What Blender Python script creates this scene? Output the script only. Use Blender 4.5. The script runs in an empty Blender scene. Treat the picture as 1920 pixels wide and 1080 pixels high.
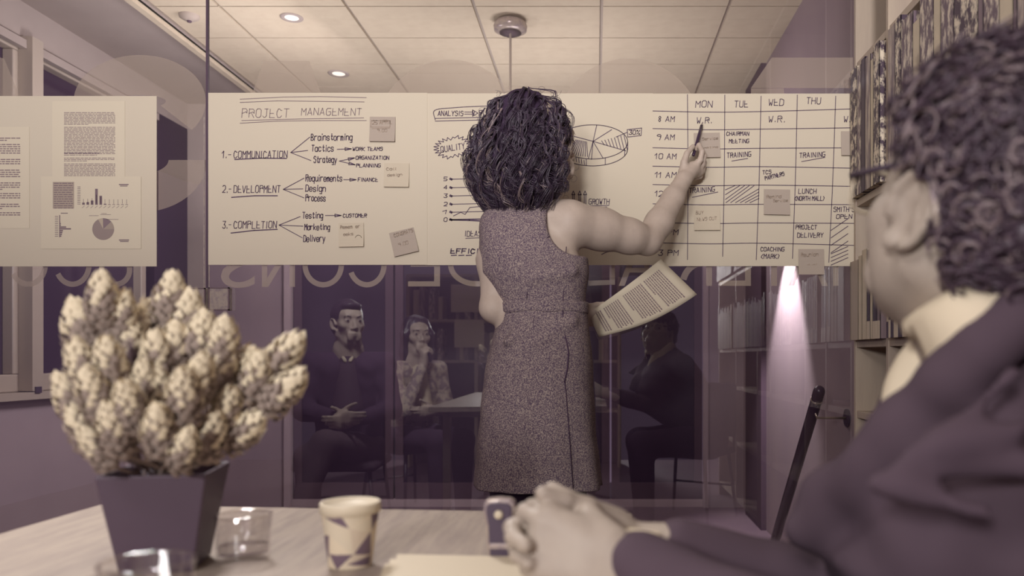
import bpy, bmesh, math, random
import numpy as np
from mathutils import Vector, Matrix
random.seed(7); np.random.seed(7)
S = bpy.context.scene; COL = S.collection
F = 1500.0; CX = 1117.0; HY = 670.0; CH = 1.0   # camera: focal length in px, principal point, height
GY = 2.80                                      # distance of the glass wall
# ---------------------------------------------------------------- camera
cd = bpy.data.cameras.new('camera'); cam = bpy.data.objects.new('camera', cd); COL.objects.link(cam)
cam.location = (0, 0, CH); cam.rotation_euler = (math.pi/2, 0, 0)
cd.sensor_width = 36; cd.lens = F/1920*36
cd.shift_x = -(CX-960)/1920; cd.shift_y = (HY-540)/1920
cd.clip_start = 0.02
cd.dof.use_dof = True; cd.dof.focus_distance = 2.6; cd.dof.aperture_fstop = 3.1
S.camera = cam
# ---------------------------------------------------------------- world, lights, exposure
def lin(c):
    if isinstance(c, str): c = [int(c[i:i+2], 16) for i in (0, 2, 4)]
    return tuple(((v/255)/12.92 if v <= 10 else ((v/255+.055)/1.055)**2.4) for v in c)
w = bpy.data.worlds.new('world'); S.world = w; w.use_nodes = True
bgn = w.node_tree.nodes['Background']; bgn.inputs[0].default_value = (*lin('4a3e4b'), 1); bgn.inputs[1].default_value = 2.0
S.view_settings.view_transform = 'Standard'; S.view_settings.look = 'None'
S.view_settings.gamma = 1; S.view_settings.exposure = 0; S.view_settings.use_curve_mapping = False
S.cycles.use_denoising = True
S.cycles.max_bounces = 8; S.cycles.transparent_max_bounces = 16
S.cycles.caustics_reflective = False; S.cycles.caustics_refractive = False
def area(name, loc, target, size, power, color=(1,1,1), shape='DISK', sy=None, spread=180):
    l = bpy.data.lights.new(name, 'AREA'); l.shape = shape; l.size = size; l.energy = power; l.color = color
    if sy: l.size_y = sy
    l.spread = math.radians(spread)
    o = bpy.data.objects.new(name, l); COL.objects.link(o); o.location = loc
    o.rotation_euler = (Vector(target)-Vector(loc)).to_track_quat('-Z', 'Y').to_euler(); return o
WARM = (1, .965, .955); VIOLET = (.80, .66, 1)
area('flash_umbrella_light', (-.50, -4.2, 1.95), (-.15, 2.8, 1.45), .6, 300, WARM)
area('standing_softbox_light', (-.72, -1.3, 1.50), (-.10, 2.8, 1.40), .34, 38, WARM)
area('unseen_ceiling_light', (-.35, .35, 2.62), (-.25, 2.8, 1.35), 1.1, 4, WARM, 'RECTANGLE', .35, 120)
area('reflection_fill_light', (-1.05, 2.2, 2.64), (-1.15, 1.0, 1.15), .4, 19, WARM, spread=75)  # fill added out of view to brighten the mirrored people
area('unseen_ceiling_light', (-1.1, -.5, 2.55), (.3, .9, 1.0), .8, 7, WARM, 'RECTANGLE', .5, 120)  # general fill from the left, added to brighten the foreground
area('hidden_upward_fill', (-.3, 4.3, 1.50), (-.35, 4.4, 2.7), .7, 18, WARM, 'RECTANGLE', .6)  # lamp added behind the sheets to brighten the tiled ceiling
area('corridor_fill_light', (.25, 4.5, 2.15), (1.0, 4.0, .9), .4, 7, (1, .94, .96))
area('hidden_upward_fill', (-1.6, 3.8, 1.62), (-1.8, 3.95, 2.7), .4, 12, WARM)  # added lamp, brightens the left ceiling margin from below
area('corridor_fill_light', (-.9, 4.0, 2.22), (-2.3, 4.3, .8), .6, 26, (1, .94, .96))
# ---------------------------------------------------------------- helpers
def P(px, py, d): return Vector(((px-CX)/F*d, d, CH-(py-HY)/F*d))
def put(o, parent=None):
    COL.objects.link(o)
    if parent is not None:
        o.parent = parent; o.matrix_parent_inverse = Matrix.Translation(parent.location).inverted() if parent.rotation_euler[:] == (0,0,0) else parent.matrix_basis.inverted()
    return o
def tag(o, label, cat, group=None):
    o['label'] = label; o['category'] = cat
    if group: o['group'] = group
    return o
def thing(name, label, cat, loc=(0,0,0), group=None):
    o = bpy.data.objects.new(name, None); COL.objects.link(o); o.location = loc; o.empty_display_size = .05
    return tag(o, label, cat, group)
def meshobj(name, V, Fc, mat, parent=None, smooth=False, fmat=None):
    me = bpy.data.meshes.new(name); me.from_pydata([tuple(v) for v in V], [], [tuple(f) for f in Fc])
    for m in (mat if isinstance(mat, (list, tuple)) else [mat]): me.materials.append(m)
    if fmat is not None: me.polygons.foreach_set('material_index', fmat)
    if smooth: me.polygons.foreach_set('use_smooth', [True]*len(me.polygons))
    me.update(); return put(bpy.data.objects.new(name, me), parent)
def struct(o): o['kind'] = 'structure'; return o
class MB:
    def __init__(s): s.V = []; s.F = []
    def add(s, V, Fc):
        n = len(s.V); s.V += [tuple(v) for v in V]; s.F += [tuple(i+n for i in f) for f in Fc]; return s
    def box(s, lo, hi, R=None, c=None):
        x0,y0,z0 = lo; x1,y1,z1 = hi
        V = [(x0,y0,z0),(x1,y0,z0),(x1,y1,z0),(x0,y1,z0),(x0,y0,z1),(x1,y0,z1),(x1,y1,z1),(x0,y1,z1)]
        if R is not None: V = [R @ Vector(v) + (Vector(c) if c is not None else Vector()) for v in V]
        return s.add(V, [(0,3,2,1),(4,5,6,7),(0,1,5,4),(1,2,6,5),(2,3,7,6),(3,0,4,7)])
    def tube(s, pts, r, n=8, cap=True):
        pts = [Vector(p) for p in pts]; m = len(pts); rs = r if isinstance(r, (list, tuple, np.ndarray)) else [r]*m
        V = []; Fc = []; ref = None
        for i, p in enumerate(pts):
            t = (pts[min(i+1, m-1)]-pts[max(i-1, 0)]).normalized()
            if ref is None: ref = t.orthogonal().normalized()
            ref = (ref - t*ref.dot(t)); ref = ref.normalized() if ref.length > 1e-6 else t.orthogonal().normalized()
            b = t.cross(ref)
            for k in range(n):
                a = 2*math.pi*k/n; V.append(p + (ref*math.cos(a)+b*math.sin(a))*rs[i])
        for i in range(m-1):
            for k in range(n): Fc.append((i*n+k, i*n+(k+1)%n, (i+1)*n+(k+1)%n, (i+1)*n+k))
        if cap: Fc.append(tuple(range(n))[::-1]); Fc.append(tuple(range((m-1)*n, m*n)))
        return s.add(V, Fc)
    def lathe(s, prof, c=(0,0,0), n=32):
        V = []; Fc = []; m = len(prof)
        for r, z in prof:
            for k in range(n):
                a = 2*math.pi*k/n; V.append((c[0]+r*math.cos(a), c[1]+r*math.sin(a), c[2]+z))
        for i in range(m-1):
            for k in range(n): Fc.append((i*n+k, i*n+(k+1)%n, (i+1)*n+(k+1)%n, (i+1)*n+k))
        return s.add(V, Fc)
    def build(s, name, mat, parent=None, smooth=False, bevel=0):
        o = meshobj(name, s.V, s.F, mat, parent, smooth)
        if bevel:
            md = o.modifiers.new('bevel', 'BEVEL'); md.width = bevel; md.segments = 2; md.limit_method = 'ANGLE'
        return o
def box(name, lo, hi, mat, parent=None, bevel=0): return MB().box(lo, hi).build(name, mat, parent, bevel=bevel)
# ---------------------------------------------------------------- materials
def mat(name, c, rough=.6, metal=0, spec=.3, noise=None, bump=None, scale=(1,1,1)):
    m = bpy.data.materials.new(name); m.use_nodes = True; nt = m.node_tree; b = nt.nodes['Principled BSDF']
    b.inputs['Base Color'].default_value = (*lin(c), 1); b.inputs['Roughness'].default_value = rough
    b.inputs['Metallic'].default_value = metal; b.inputs['Specular IOR Level'].default_value = spec
    def coord(sc):
        tc = nt.nodes.new('ShaderNodeTexCoord'); mp = nt.nodes.new('ShaderNodeMapping')
        mp.inputs['Scale'].default_value = tuple(a*sc for a in scale); nt.links.new(tc.outputs['Object'], mp.inputs[0]); return mp
    if noise:   # (colour 2, scale, low, high, detail)
        c2, sc, lo, hi, det = noise; mp = coord(sc)
        n = nt.nodes.new('ShaderNodeTexNoise'); n.inputs['Scale'].default_value = 1; n.inputs['Detail'].default_value = det; n.inputs['Roughness'].default_value = .65
        r = nt.nodes.new('ShaderNodeValToRGB'); r.color_ramp.elements[0].position = lo; r.color_ramp.elements[1].position = hi
        r.color_ramp.elements[0].color = (*lin(c), 1); r.color_ramp.elements[1].color = (*lin(c2), 1)
        nt.links.new(mp.outputs[0], n.inputs[0]); nt.links.new(n.outputs[0], r.inputs[0]); nt.links.new(r.outputs[0], b.inputs['Base Color'])
    if bump:
        sc, st, dist = bump; mp = coord(sc); n = nt.nodes.new('ShaderNodeTexNoise'); n.inputs['Scale'].default_value = 1; n.inputs['Detail'].default_value = 4
        bp = nt.nodes.new('ShaderNodeBump'); bp.inputs['Strength'].default_value = st; bp.inputs['Distance'].default_value = dist
        nt.links.new(mp.outputs[0], n.inputs[0]); nt.links.new(n.outputs[0], bp.inputs['Height']); nt.links.new(bp.outputs[0], b.inputs['Normal'])
    return m
M = {}
M['paper'] = mat('paper', 'cec2af', .8, spec=.1, bump=(9, .12, .01))
M['sheet'] = mat('white_sheet', 'd4c8b3', .8, spec=.1)
M['sticky_grey'] = mat('sticky_note_grey', 'b0a296', .8, spec=.1)
M['sticky_pale'] = mat('sticky_note_pale', 'c9bca8', .8, spec=.1)
M['ink'] = mat('marker_ink', '57455a', .5, spec=.1)
M['pencil'] = mat('pencil_ink', 'a59282', .7, spec=.1)
M['print'] = mat('print_ink', '8c7a7c', .7, spec=.1)
M['print_dark'] = mat('print_ink_dark', '7d6b72', .7, spec=.1)
M['print_pale'] = mat('print_ink_pale', 'aa9b8e', .7, spec=.1)
M['ceiling'] = mat('ceiling_tile', 'c9bba6', .9, spec=.05, noise=('c2b39f', 14, .4, .7, 5))
M['tbar'] = mat('ceiling_grid', 'a79a90', .7)
M['plaster'] = mat('plaster', 'a69993', .85, noise=('9c8f8a', 3, .3, .8, 3))
M['wallgrey'] = mat('grey_wall', 'a7969b', .85, noise=('9c8b91', 2, .3, .8, 3))
M['panel'] = mat('grey_panel', '958489', .6, noise=('8a7983', 3, .3, .8, 3), scale=(1,1,.2))
M['darkpanel'] = mat('dark_panel', '37283d', .35, spec=.3)
M['floor'] = mat('floor_tiles', '6f5d66', .5, noise=('62505e', 5, .3, .8, 4))
M['frame'] = mat('window_frame', 'ab9e92', .35, spec=.5)
M['night'] = mat('night_glass', '3c2c42', .08, spec=.7)
M['wood'] = mat('pale_wood', 'baaa98', .55, noise=('a39387', 7, .35, .7, 6), scale=(1,1,.12), bump=(60, .1, .002))
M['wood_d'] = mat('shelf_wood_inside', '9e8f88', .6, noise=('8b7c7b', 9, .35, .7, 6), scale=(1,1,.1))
M['table'] = mat('table_wood', 'a29488', .45, spec=.25, noise=('887b75', 22, .42, .72, 8), scale=(3,.3,1))
M['metal'] = mat('satin_metal', 'b9ab9c', .3, .8)
M['plate'] = mat('clamp_plate', 'ab9d92', .25, .15, noise=('8f8085', 60, .4, .7, 3))
M['chrome'] = mat('chrome', 'd8ccb8', .15, 1)
M['dark'] = mat('dark_plastic', '46384a', .4, spec=.4)
M['darkmatte'] = mat('dark_matte', '52404f', .7)
M['rail'] = mat('dark_rail', '402f45', .3, spec=.5)
M['pot'] = mat('dark_pot', '524350', .5, spec=.35)
M['skin'] = mat('skin', 'a99c90', .5, spec=.3, noise=('a09388', 25, .35, .7, 4), bump=(160, .08, .002))
M['skin2'] = mat('skin_tanned', 'c0afa2', .5, spec=.3, noise=('b6a599', 25, .35, .7, 4))
M['lip'] = mat('lips', '8f7a78', .4)
M['eye'] = mat('eye_white', 'bcae9f', .2, spec=.6)
M['iris'] = mat('iris', '3e2e44', .15, spec=.7)
M['hair'] = mat('dark_hair', '413444', .38, spec=.55)
M['hair_l'] = mat('light_hair_strand', '8d7b7a', .35, spec=.6)
M['hair_core'] = mat('inner_hair', '3d2f42', .8, spec=.1)  # dark core that fills gaps between the strands
M['manhair'] = mat('curly_hair', '4b3c48', .42, spec=.45)
M['manhair_l'] = mat('curly_hair_pale', '807073', .4, spec=.5)
M['tweed'] = mat('tweed', '5c4d5e', .9, spec=.1, noise=('b0a097', 330, .42, .66, 2), bump=(300, .3, .002))
M['tweed_d'] = mat('tweed_seam', '4e3c50', .9, spec=.1)
M['suit'] = mat('suit_cloth', '54464f', .85, spec=.12, noise=('4b3e48', 5, .3, .8, 3), bump=(420, .1, .001))
M['suit_d'] = mat('dark_suit_cloth', '4c3b50', .85, spec=.12)
M['shirt'] = mat('shirt_cotton', 'd4c6ae', .8, spec=.1, bump=(14, .3, .01))
M['blouse'] = mat('patterned_blouse', '8b7a7c', .8, noise=('b9aa9a', 30, .45, .55, 2))
M['trouser'] = mat('grey_trouser', '6d5b66', .85)
M['tights'] = mat('dark_tights', '46354b', .6)
M['white'] = mat('white_card', 'cabda7', .5)
M['cup_d'] = mat('cup_dark_print', '6c5a66', .5); M['cup_m'] = mat('cup_mid_print', 'c2b29e', .5); M['cup_l'] = mat('cup_pale_print', 'd0c1a9', .5)
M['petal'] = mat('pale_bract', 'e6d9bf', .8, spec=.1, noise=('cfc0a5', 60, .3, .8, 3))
M['petal2'] = mat('darker_bract', '9c8d84', .8, spec=.1)  # darker brown of the lower bracts and core
M['stem'] = mat('dry_stem', '8f7f78', .8)
M['leaf'] = mat('grey_leaf', '7b6a70', .8)
M['lamp'] = bpy.data.materials.new('lamp_glow'); M['lamp'].use_nodes = True
_b = M['lamp'].node_tree.nodes['Principled BSDF']; _b.inputs['Emission Color'].default_value = (*lin('e8dcc2'), 1); _b.inputs['Emission Strength'].default_value = 1.0
def glassmat(name, tint, refl, rough=0.0, frost=0, ior=None):
    m = bpy.data.materials.new(name); m.use_nodes = True; nt = m.node_tree; nt.nodes.clear()
    out = nt.nodes.new('ShaderNodeOutputMaterial'); t = nt.nodes.new('ShaderNodeBsdfTransparent'); t.inputs[0].default_value = (*tint, 1)
    g = nt.nodes.new('ShaderNodeBsdfGlossy'); g.inputs['Roughness'].default_value = rough; g.inputs[0].default_value = (1, 1, 1, 1)
    mx = nt.nodes.new('ShaderNodeMixShader'); fr = nt.nodes.new('ShaderNodeFresnel'); fr.inputs['IOR'].default_value = refl
    gm = nt.nodes.new('ShaderNodeNewGeometry'); sb = nt.nodes.new('ShaderNodeMath'); sb.operation = 'SUBTRACT'; sb.inputs[0].default_value = 1; ml = nt.nodes.new('ShaderNodeMath'); ml.operation = 'MULTIPLY'
    nt.links.new(gm.outputs['Backfacing'], sb.inputs[1]); nt.links.new(fr.outputs[0], ml.inputs[0]); nt.links.new(sb.outputs[0], ml.inputs[1]); nt.links.new(ml.outputs[0], mx.inputs[0]); nt.links.new(t.outputs[0], mx.inputs[1]); nt.links.new(g.outputs[0], mx.inputs[2]); last = mx
    if frost:
        d = nt.nodes.new('ShaderNodeBsdfDiffuse'); d.inputs[0].default_value = (*lin('c4b5a2'), 1)
        tl = nt.nodes.new('ShaderNodeBsdfTranslucent'); tl.inputs[0].default_value = (*lin('b8a99a'), 1)
        a = nt.nodes.new('ShaderNodeAddShader'); nt.links.new(d.outputs[0], a.inputs[0]); nt.links.new(tl.outputs[0], a.inputs[1])
        m2 = nt.nodes.new('ShaderNodeMixShader'); m2.inputs[0].default_value = frost
        nt.links.new(mx.outputs[0], m2.inputs[1]); nt.links.new(d.outputs[0], m2.inputs[2]); last = m2
    nt.links.new(last.outputs[0], out.inputs[0]); return m
M['glass'] = glassmat('wall_glass', (.97, .96, .97), 2.2)
M['tumbler'] = glassmat('tumbler_glass', (.95, .94, .94), 2.1, .05)
M['water'] = glassmat('water', (.90, .89, .89), 1.33)
M['lens'] = glassmat('spectacle_lens', (.95, .95, .95), 1.4)
M['frost'] = glassmat('frosted_vinyl', (1, 1, 1), 1.3, .2, frost=.5)
M['vinyl'] = glassmat('pale_vinyl', (1, 1, 1), 1.3, .2, frost=.64)
def marble(name, c1, c2, sc, lo, hi, stretch):
    return mat(name, c1, .5, noise=(c2, sc, lo, hi, 6), scale=stretch)
M['mar1'] = marble('marbled_spine', '6a5a63', 'cdbfae', 50, .46, .60, (1, 1, .45))
M['mar2'] = marble('marbled_spine_dark', '4b3d4a', 'd2c4b0', 46, .47, .58, (1, 1, .7))
M['mar3'] = marble('streaked_spine', '78696e', 'b8a99b', 60, .43, .62, (1, 1, .15))
M['creamspine'] = mat('cream_spine', 'c8b9a2', .6, noise=('bcad99', 20, .3, .7, 3))
M['greyspine'] = mat('grey_spine', '7e6d72', .6); M['darkspine'] = mat('dark_spine', '4b3d4b', .5)
# ---------------------------------------------------------------- signed distance modelling: smooth bodies as one surface
def nrm(v): v = np.asarray(v, float); return v/np.linalg.norm(v)
class SDF:
    def __init__(s): s.p = []
    def cone(s, a, b, ra, rb=None, k=.02, sub=False):
        s.p.append(('c', np.array(a, float), np.array(b, float), ra, ra if rb is None else rb, k, sub)); return s
    def chain(s, pts, rs, k=.02):
        for i in range(len(pts)-1): s.cone(pts[i], pts[i+1], rs[i], rs[i+1], k)
        return s
    def ell(s, c, r, R=None, k=.02, sub=False):
        s.p.append(('e', np.array(c, float), np.array(r, float), np.eye(3) if R is None else np.array(R, float), 0, k, sub)); return s
    def loft(s, rows, k=.02, sub=False):   # rows: (z, cx, cy, a, b), z descending or ascending; horizontal super-ellipses
        s.p.append(('l', np.array(sorted(rows), float), None, 0, 0, k, sub)); return s
    def grow(s, e):
        n = SDF()
        for q in s.p:
            t = q[0]
            if t == 'c': n.p.append((t, q[1], q[2], q[3]+e, q[4]+e, q[5], q[6]))
            elif t == 'e': n.p.append((t, q[1], q[2]+e, q[3], 0, q[5], q[6]))
            else: r = q[1].copy(); r[:, 3:] += e; n.p.append((t, r, None, 0, 0, q[5], q[6]))
        return n
    def bounds(s, q):
        t = q[0]
        if t == 'c': r = max(q[3], q[4]); return np.minimum(q[1], q[2])-r, np.maximum(q[1], q[2])+r
        if t == 'e': r = np.abs(q[3].T) @ q[2] if False else np.full(3, q[2].max()); return q[1]-r, q[1]+r
        r = q[1]; return np.array([(r[:,1]-r[:,3]).min(), (r[:,2]-r[:,4]).min(), r[0,0]]), np.array([(r[:,1]+r[:,3]).max(), (r[:,2]+r[:,4]).max(), r[-1,0]])
    def mesh(s, h, name, mat, parent=None, clip=None, noise=None, decimate=None):
        lo = np.min([s.bounds(q)[0] for q in s.p if not q[6]], 0)-4*h; hi = np.max([s.bounds(q)[1] for q in s.p if not q[6]], 0)+4*h
        n = np.ceil((hi-lo)/h).astype(int)+1
        D = np.full(n, .3, np.float32); ax = [lo[i]+h*np.arange(n[i]) for i in range(3)]
        for q in s.p:
            a, b = s.bounds(q); k = q[5]; m = k+3*h
            i0 = np.clip(((a-m-lo)/h).astype(int), 0, n); i1 = np.clip(((b+m-lo)/h).astype(int)+2, 0, n)
            if np.any(i1 <= i0): continue
            X, Y, Z = np.meshgrid(*[ax[i][i0[i]:i1[i]] for i in range(3)], indexing='ij')
            if q[0] == 'c':
                A, B = q[1], q[2]; d = B-A; L = max(d@d, 1e-12); t = np.clip(((X-A[0])*d[0]+(Y-A[1])*d[1]+(Z-A[2])*d[2])/L, 0, 1)
                v = np.sqrt((X-A[0]-t*d[0])**2+(Y-A[1]-t*d[1])**2+(Z-A[2]-t*d[2])**2)-(q[3]+(q[4]-q[3])*t)
            elif q[0] == 'e':
                x, y, z = X-q[1][0], Y-q[1][1], Z-q[1][2]; R = q[3]; r = q[2]
                u = [(R[0,i]*x+R[1,i]*y+R[2,i]*z) for i in range(3)]
                k0 = np.sqrt(sum((u[i]/r[i])**2 for i in range(3))); k1 = np.sqrt(sum((u[i]/r[i]**2)**2 for i in range(3)))
                v = np.where(k1 > 1e-6, k0*(k0-1)/np.maximum(k1, 1e-6), -r.min())
            else:
                r = q[1]; z = ax[2][i0[2]:i1[2]]; g = [np.interp(z, r[:,0], r[:,j])[None,None,:] for j in range(1, 5)]
                dx, dy = (X-g[0])/g[2], (Y-g[1])/g[3]
                v = ((np.abs(dx)**2.3+np.abs(dy)**2.3)**(1/2.3)-1)*np.minimum(g[2], g[3])
                v = np.maximum(v, np.maximum(Z-r[-1,0], r[0,0]-Z))
            sl = tuple(slice(i0[i], i1[i]) for i in range(3)); O = D[sl]; kk = max(k, 1e-5)
            if q[6]:
                v = -v; hh = np.clip(.5-.5*(O-v)/kk, 0, 1); D[sl] = O+(v-O)*hh+kk*hh*(1-hh)
            else:
                hh = np.clip(.5+.5*(v-O)/kk, 0, 1); D[sl] = v+(O-v)*hh-kk*hh*(1-hh)
        if noise is not None or clip is not None:
            X, Y, Z = np.meshgrid(*ax, indexing='ij')
            if noise is not None: D = D+noise(X, Y, Z)
            if clip is not None: D = np.maximum(D, clip(X, Y, Z))
        # surface nets
        D = D.astype(np.float32); I = D < 0
        c = np.zeros(np.array(D.shape)-1, np.int8)
        for dx in (0,1):
            for dy in (0,1):
                for dz in (0,1): c += I[dx:c.shape[0]+dx, dy:c.shape[1]+dy, dz:c.shape[2]+dz]
        act = (c > 0) & (c < 8); idx = -np.ones(c.shape, np.int64); cells = np.argwhere(act); idx[act] = np.arange(len(cells))
        acc = np.zeros((len(cells), 3)); cnt = np.zeros(len(cells))
        cor = [(a,b,e) for a in (0,1) for b in (0,1) for e in (0,1)]
        for p in cor:
            for axn in range(3):
                if p[axn] == 0:
                    q2 = list(p); q2[axn] = 1
                    v0 = D[cells[:,0]+p[0], cells[:,1]+p[1], cells[:,2]+p[2]]; v1 = D[cells[:,0]+q2[0], cells[:,1]+q2[1], cells[:,2]+q2[2]]
                    mk = (v0 < 0) != (v1 < 0); t = np.where(mk, v0/np.where(mk, v0-v1, 1), 0)
                    pos = np.tile(np.array(p, float), (len(cells), 1)); pos[:, axn] = t
                    acc[mk] += pos[mk]; cnt[mk] += 1
        V = lo+h*(cells+acc/cnt[:,None])
        Q = []
        for axn in range(3):
            s0 = [slice(None)]*3; s1 = [slice(None)]*3; s0[axn] = slice(0,-1); s1[axn] = slice(1,None)
            a0 = I[tuple(s0)]; a1 = I[tuple(s1)]; E = np.argwhere(a0 != a1)
            o1, o2 = (axn+1)%3, (axn+2)%3
            E = E[(E[:,o1] > 0) & (E[:,o2] > 0) & (E[:,o1] < c.shape[o1]) & (E[:,o2] < c.shape[o2])]
            f = a0[E[:,0],E[:,1],E[:,2]]
            def cell(d1, d2):
                e = E.copy(); e[:,o1] -= d1; e[:,o2] -= d2; return idx[e[:,0],e[:,1],e[:,2]]
            q = np.stack([cell(1,1), cell(0,1), cell(0,0), cell(1,0)], 1)
            q[~f] = q[~f][:, ::-1]; Q.append(q)
        Q = np.concatenate(Q)
        me = bpy.data.meshes.new(name); me.vertices.add(len(V)); me.vertices.foreach_set('co', V.ravel().astype(np.float32))
        me.loops.add(len(Q)*4); me.loops.foreach_set('vertex_index', Q.ravel().astype(np.int32)); me.polygons.add(len(Q))
        me.polygons.foreach_set('loop_start', np.arange(0, len(Q)*4, 4, dtype=np.int32)); me.polygons.foreach_set('loop_total', np.full(len(Q), 4, np.int32))
        me.polygons.foreach_set('use_smooth', np.ones(len(Q), bool)); me.update(calc_edges=True); me.validate()
        me.materials.append(mat); o = put(bpy.data.objects.new(name, me), parent)
        md = o.modifiers.new('smooth', 'SMOOTH'); md.factor = .5; md.iterations = 2
        return o
def hand(s, w, d, t, n, curl=(.5,.5,.5,.5), thumb=(.6,.6,.3), sc=1.0, spread=.0, k=.004, bend=None):
    """w wrist, d towards the fingers, t towards the thumb side, n the way the palm faces"""
    w = np.array(w, float); d = nrm(d); t = np.array(t, float); t = nrm(t-d*(t@d)); n0 = np.cross(d, t); n = n0 if n0@np.array(n) > 0 else -n0
    offs = (.027, .009, -.010, -.027); ml = (.086, .088, .083, .076)
    fl = ((.042,.025,.021), (.047,.029,.022), (.043,.027,.021), (.034,.020,.019)); fr = (.0090, .0092, .0086, .0076)
    for i in range(4):
        b = w+t*offs[i]*.55*sc+d*.010*sc; kn = w+t*offs[i]*sc+d*ml[i]*sc-n*.004*sc
        s.cone(b, kn, .017*sc, .0125*sc, .014)
    s.ell(w+d*.045*sc+n*.006*sc, np.array([.036, .044, .014])*sc, np.stack([t, d, n], 1), .014)
    tips = []
    for i in range(4):
        p = w+t*offs[i]*sc+d*ml[i]*sc-n*.004*sc; ang = 0; dd = nrm(d+t*spread*(1.5-i))
        c = curl[i]; cs = (c, c*1.15, c*.75) if not isinstance(c, (tuple, list)) else c
        for j in range(3):
            ang += cs[j]; v = dd*math.cos(ang)+n*math.sin(ang); q = p+v*fl[i][j]*sc
            r0 = fr[i]*sc*(1-.07*j); s.cone(p, q, r0, r0*.92, k if j else .007); p = q
        tips.append(p)
    a, b, c = thumb; tb = w+t*.024*sc+d*.018*sc; v = nrm(d*a+t*b+n*c); q = tb+v*.042*sc; s.cone(tb, q, .0155*sc, .0115*sc, .012)
    v2 = nrm(v+d*.55+n*.2*c); q2 = q+v2*.032*sc; s.cone(q, q2, .0110*sc, .0102*sc, .004)
    v3 = nrm(v2+d*.3); q3 = q2+v3*.024*sc; s.cone(q2, q3, .0102*sc, .0085*sc, .004)
    return tips, q3
def frame(fwd, up=(0,0,1)):
    f = nrm(fwd); u = np.array(up, float); r = nrm(np.cross(f, u)); u = np.cross(r, f); return np.stack([r, f, u], 1)   # columns: right, forward, up
def head(s, c, fwd, up=(0,0,1), sc=1.0, ear=True, fem=False, cf=1.0):
    R = frame(fwd, up); c = np.array(c, float)
    T = lambda p: c+R@(np.array((p[0], p[1], p[2] if p[2] > -.03 else -.03+(p[2]+.03)*cf), float)*sc)
    E = lambda p, r, k=.02, sub=False, rot=None: s.ell(T(p), np.array(r)*sc, R if rot is None else R@rot, k*sc, sub)
    C = lambda a, b, ra, rb, k=.015, sub=False: s.cone(T(a), T(b), ra*sc, rb*sc, k*sc, sub)
    j = .92 if fem else 1
    E((0,-.018,.040), (.073,.094,.082)); E((0,.028,-.020), (.063*j,.062,.085*j)); E((0,.040,.045), (.058,.045,.045))
    if cf < 1:
        for q in (-1, 1): E((q*.038,.042,-.035), (.030,.036,.052), .02)
    E((0,.062,-.098), (.024*j,.020,.017), .02)
    for q in (-1, 1):
        C((q*.056*j,-.002,-.055), (q*.022,.058,-.098), .017, .015, .025)
        E((q*.043,.056,-.012), (.024,.024,.022), .02)
        E((q*.033,.100,.014), (.020,.020,.013), .012, True)
        E((q*.033,.075,.012), (.017,.013,.013), .006)
        E((q*.020,.088,-.070), (.02,.012,.03), .012)
    C((-.036,.079,.036), (.036,.079,.036), .011, .011, .012)
    C((0,.086,.016), (0,.104,-.022), .0075, .0105, .010); E((0,.106,-.027), (.0115,.011,.010), .006)
    for q in (-1, 1): E((q*.013,.096,-.031), (.009,.011,.0075), .006)
    E((0,.097,-.058), (.021,.009,.0055), .005); E((0,.095,-.069), (.018,.009,.0065), .005); C((-.020,.108,-.0635), (.020,.108,-.0635), .0022, .0022, .003, True)
    E((0,.092,-.047), (.013,.012,.010), .012)
    if ear:
        for q in (-1, 1):
            a = np.array([[1,0,0],[0,math.cos(.22),-math.sin(.22)],[0,math.sin(.22),math.cos(.22)]])
            tl = math.radians(22 if cf == 1 else -14)*q; b = np.array([[math.cos(tl),-math.sin(tl),0],[math.sin(tl),math.cos(tl),0],[0,0,1]])
            rot = b@a; cen = np.array((q*(.079 if cf == 1 else .082),-.006,-.004)); es = 1 if cf == 1 else 1.18
            pts = []
            for i in range(15):   # helix rim, open towards the cheek
                th = math.radians(-50+i*265/14); rr = .019 if th < 2.4 else .017
                loc = np.array((q*.006, -math.sin(th+math.pi/2)*.0185-.002, -math.cos(th+math.pi/2)*-.030))
                pts.append(cen+rot@np.array((q*.005, math.cos(math.radians(200)-th*1.0)*.0175*es, math.sin(math.radians(200)-th*1.0)*.030*es)))
            for i in range(len(pts)-1): C(tuple(pts[i]), tuple(pts[i+1]), .0042, .0042, .004)
            E(tuple(cen+rot@np.array((-q*.003,0,0))), (.0055,.017*es,.029*es), .006, False, rot)
            E(tuple(cen+rot@np.array((q*.006,.002,-.003))), (.0065,.0085,.013), .005, True, rot)
            C(tuple(cen+rot@np.array((q*.004,-.008,.016))), tuple(cen+rot@np.array((q*.004,-.009,-.012))), .0035, .0035, .005)
            E(tuple(cen+rot@np.array((q*.002,.008,-.031))), (.0055,.008,.009), .006, False, rot)
            E(tuple(cen+rot@np.array((q*.001,.015,-.006))), (.005,.005,.007), .005, False, rot)
    return R, T
def eyes(T, R, sc, parent, brow=None):
    for q in (-1, 1):
        m = MB(); c = Vector(T((q*.033,.0765,.012)))
        pr = [(.0125*sc*math.sin(a), -.0125*sc*math.cos(a)) for a in np.linspace(.01, math.pi-.01, 9)]
        V, Fc = [], []
        m.lathe(pr, c, 12); o = m.build('eyeball', M['eye'], parent, True)
        m = MB(); f = Vector(R[:,1]); ic = c+f*.0105*sc; m.tube([ic, ic+f*.0035*sc], [.0062*sc, .004*sc], 12); m.build('iris', M['iris'], o, True)
        if brow:
            m = MB(); m.tube([T((q*.016,.0885,.031)), T((q*.034,.0885,.037)), T((q*.052,.074,.031))], [.003*sc,.0035*sc,.0015*sc], 6); m.build('eyebrow', brow, parent, True)
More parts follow.
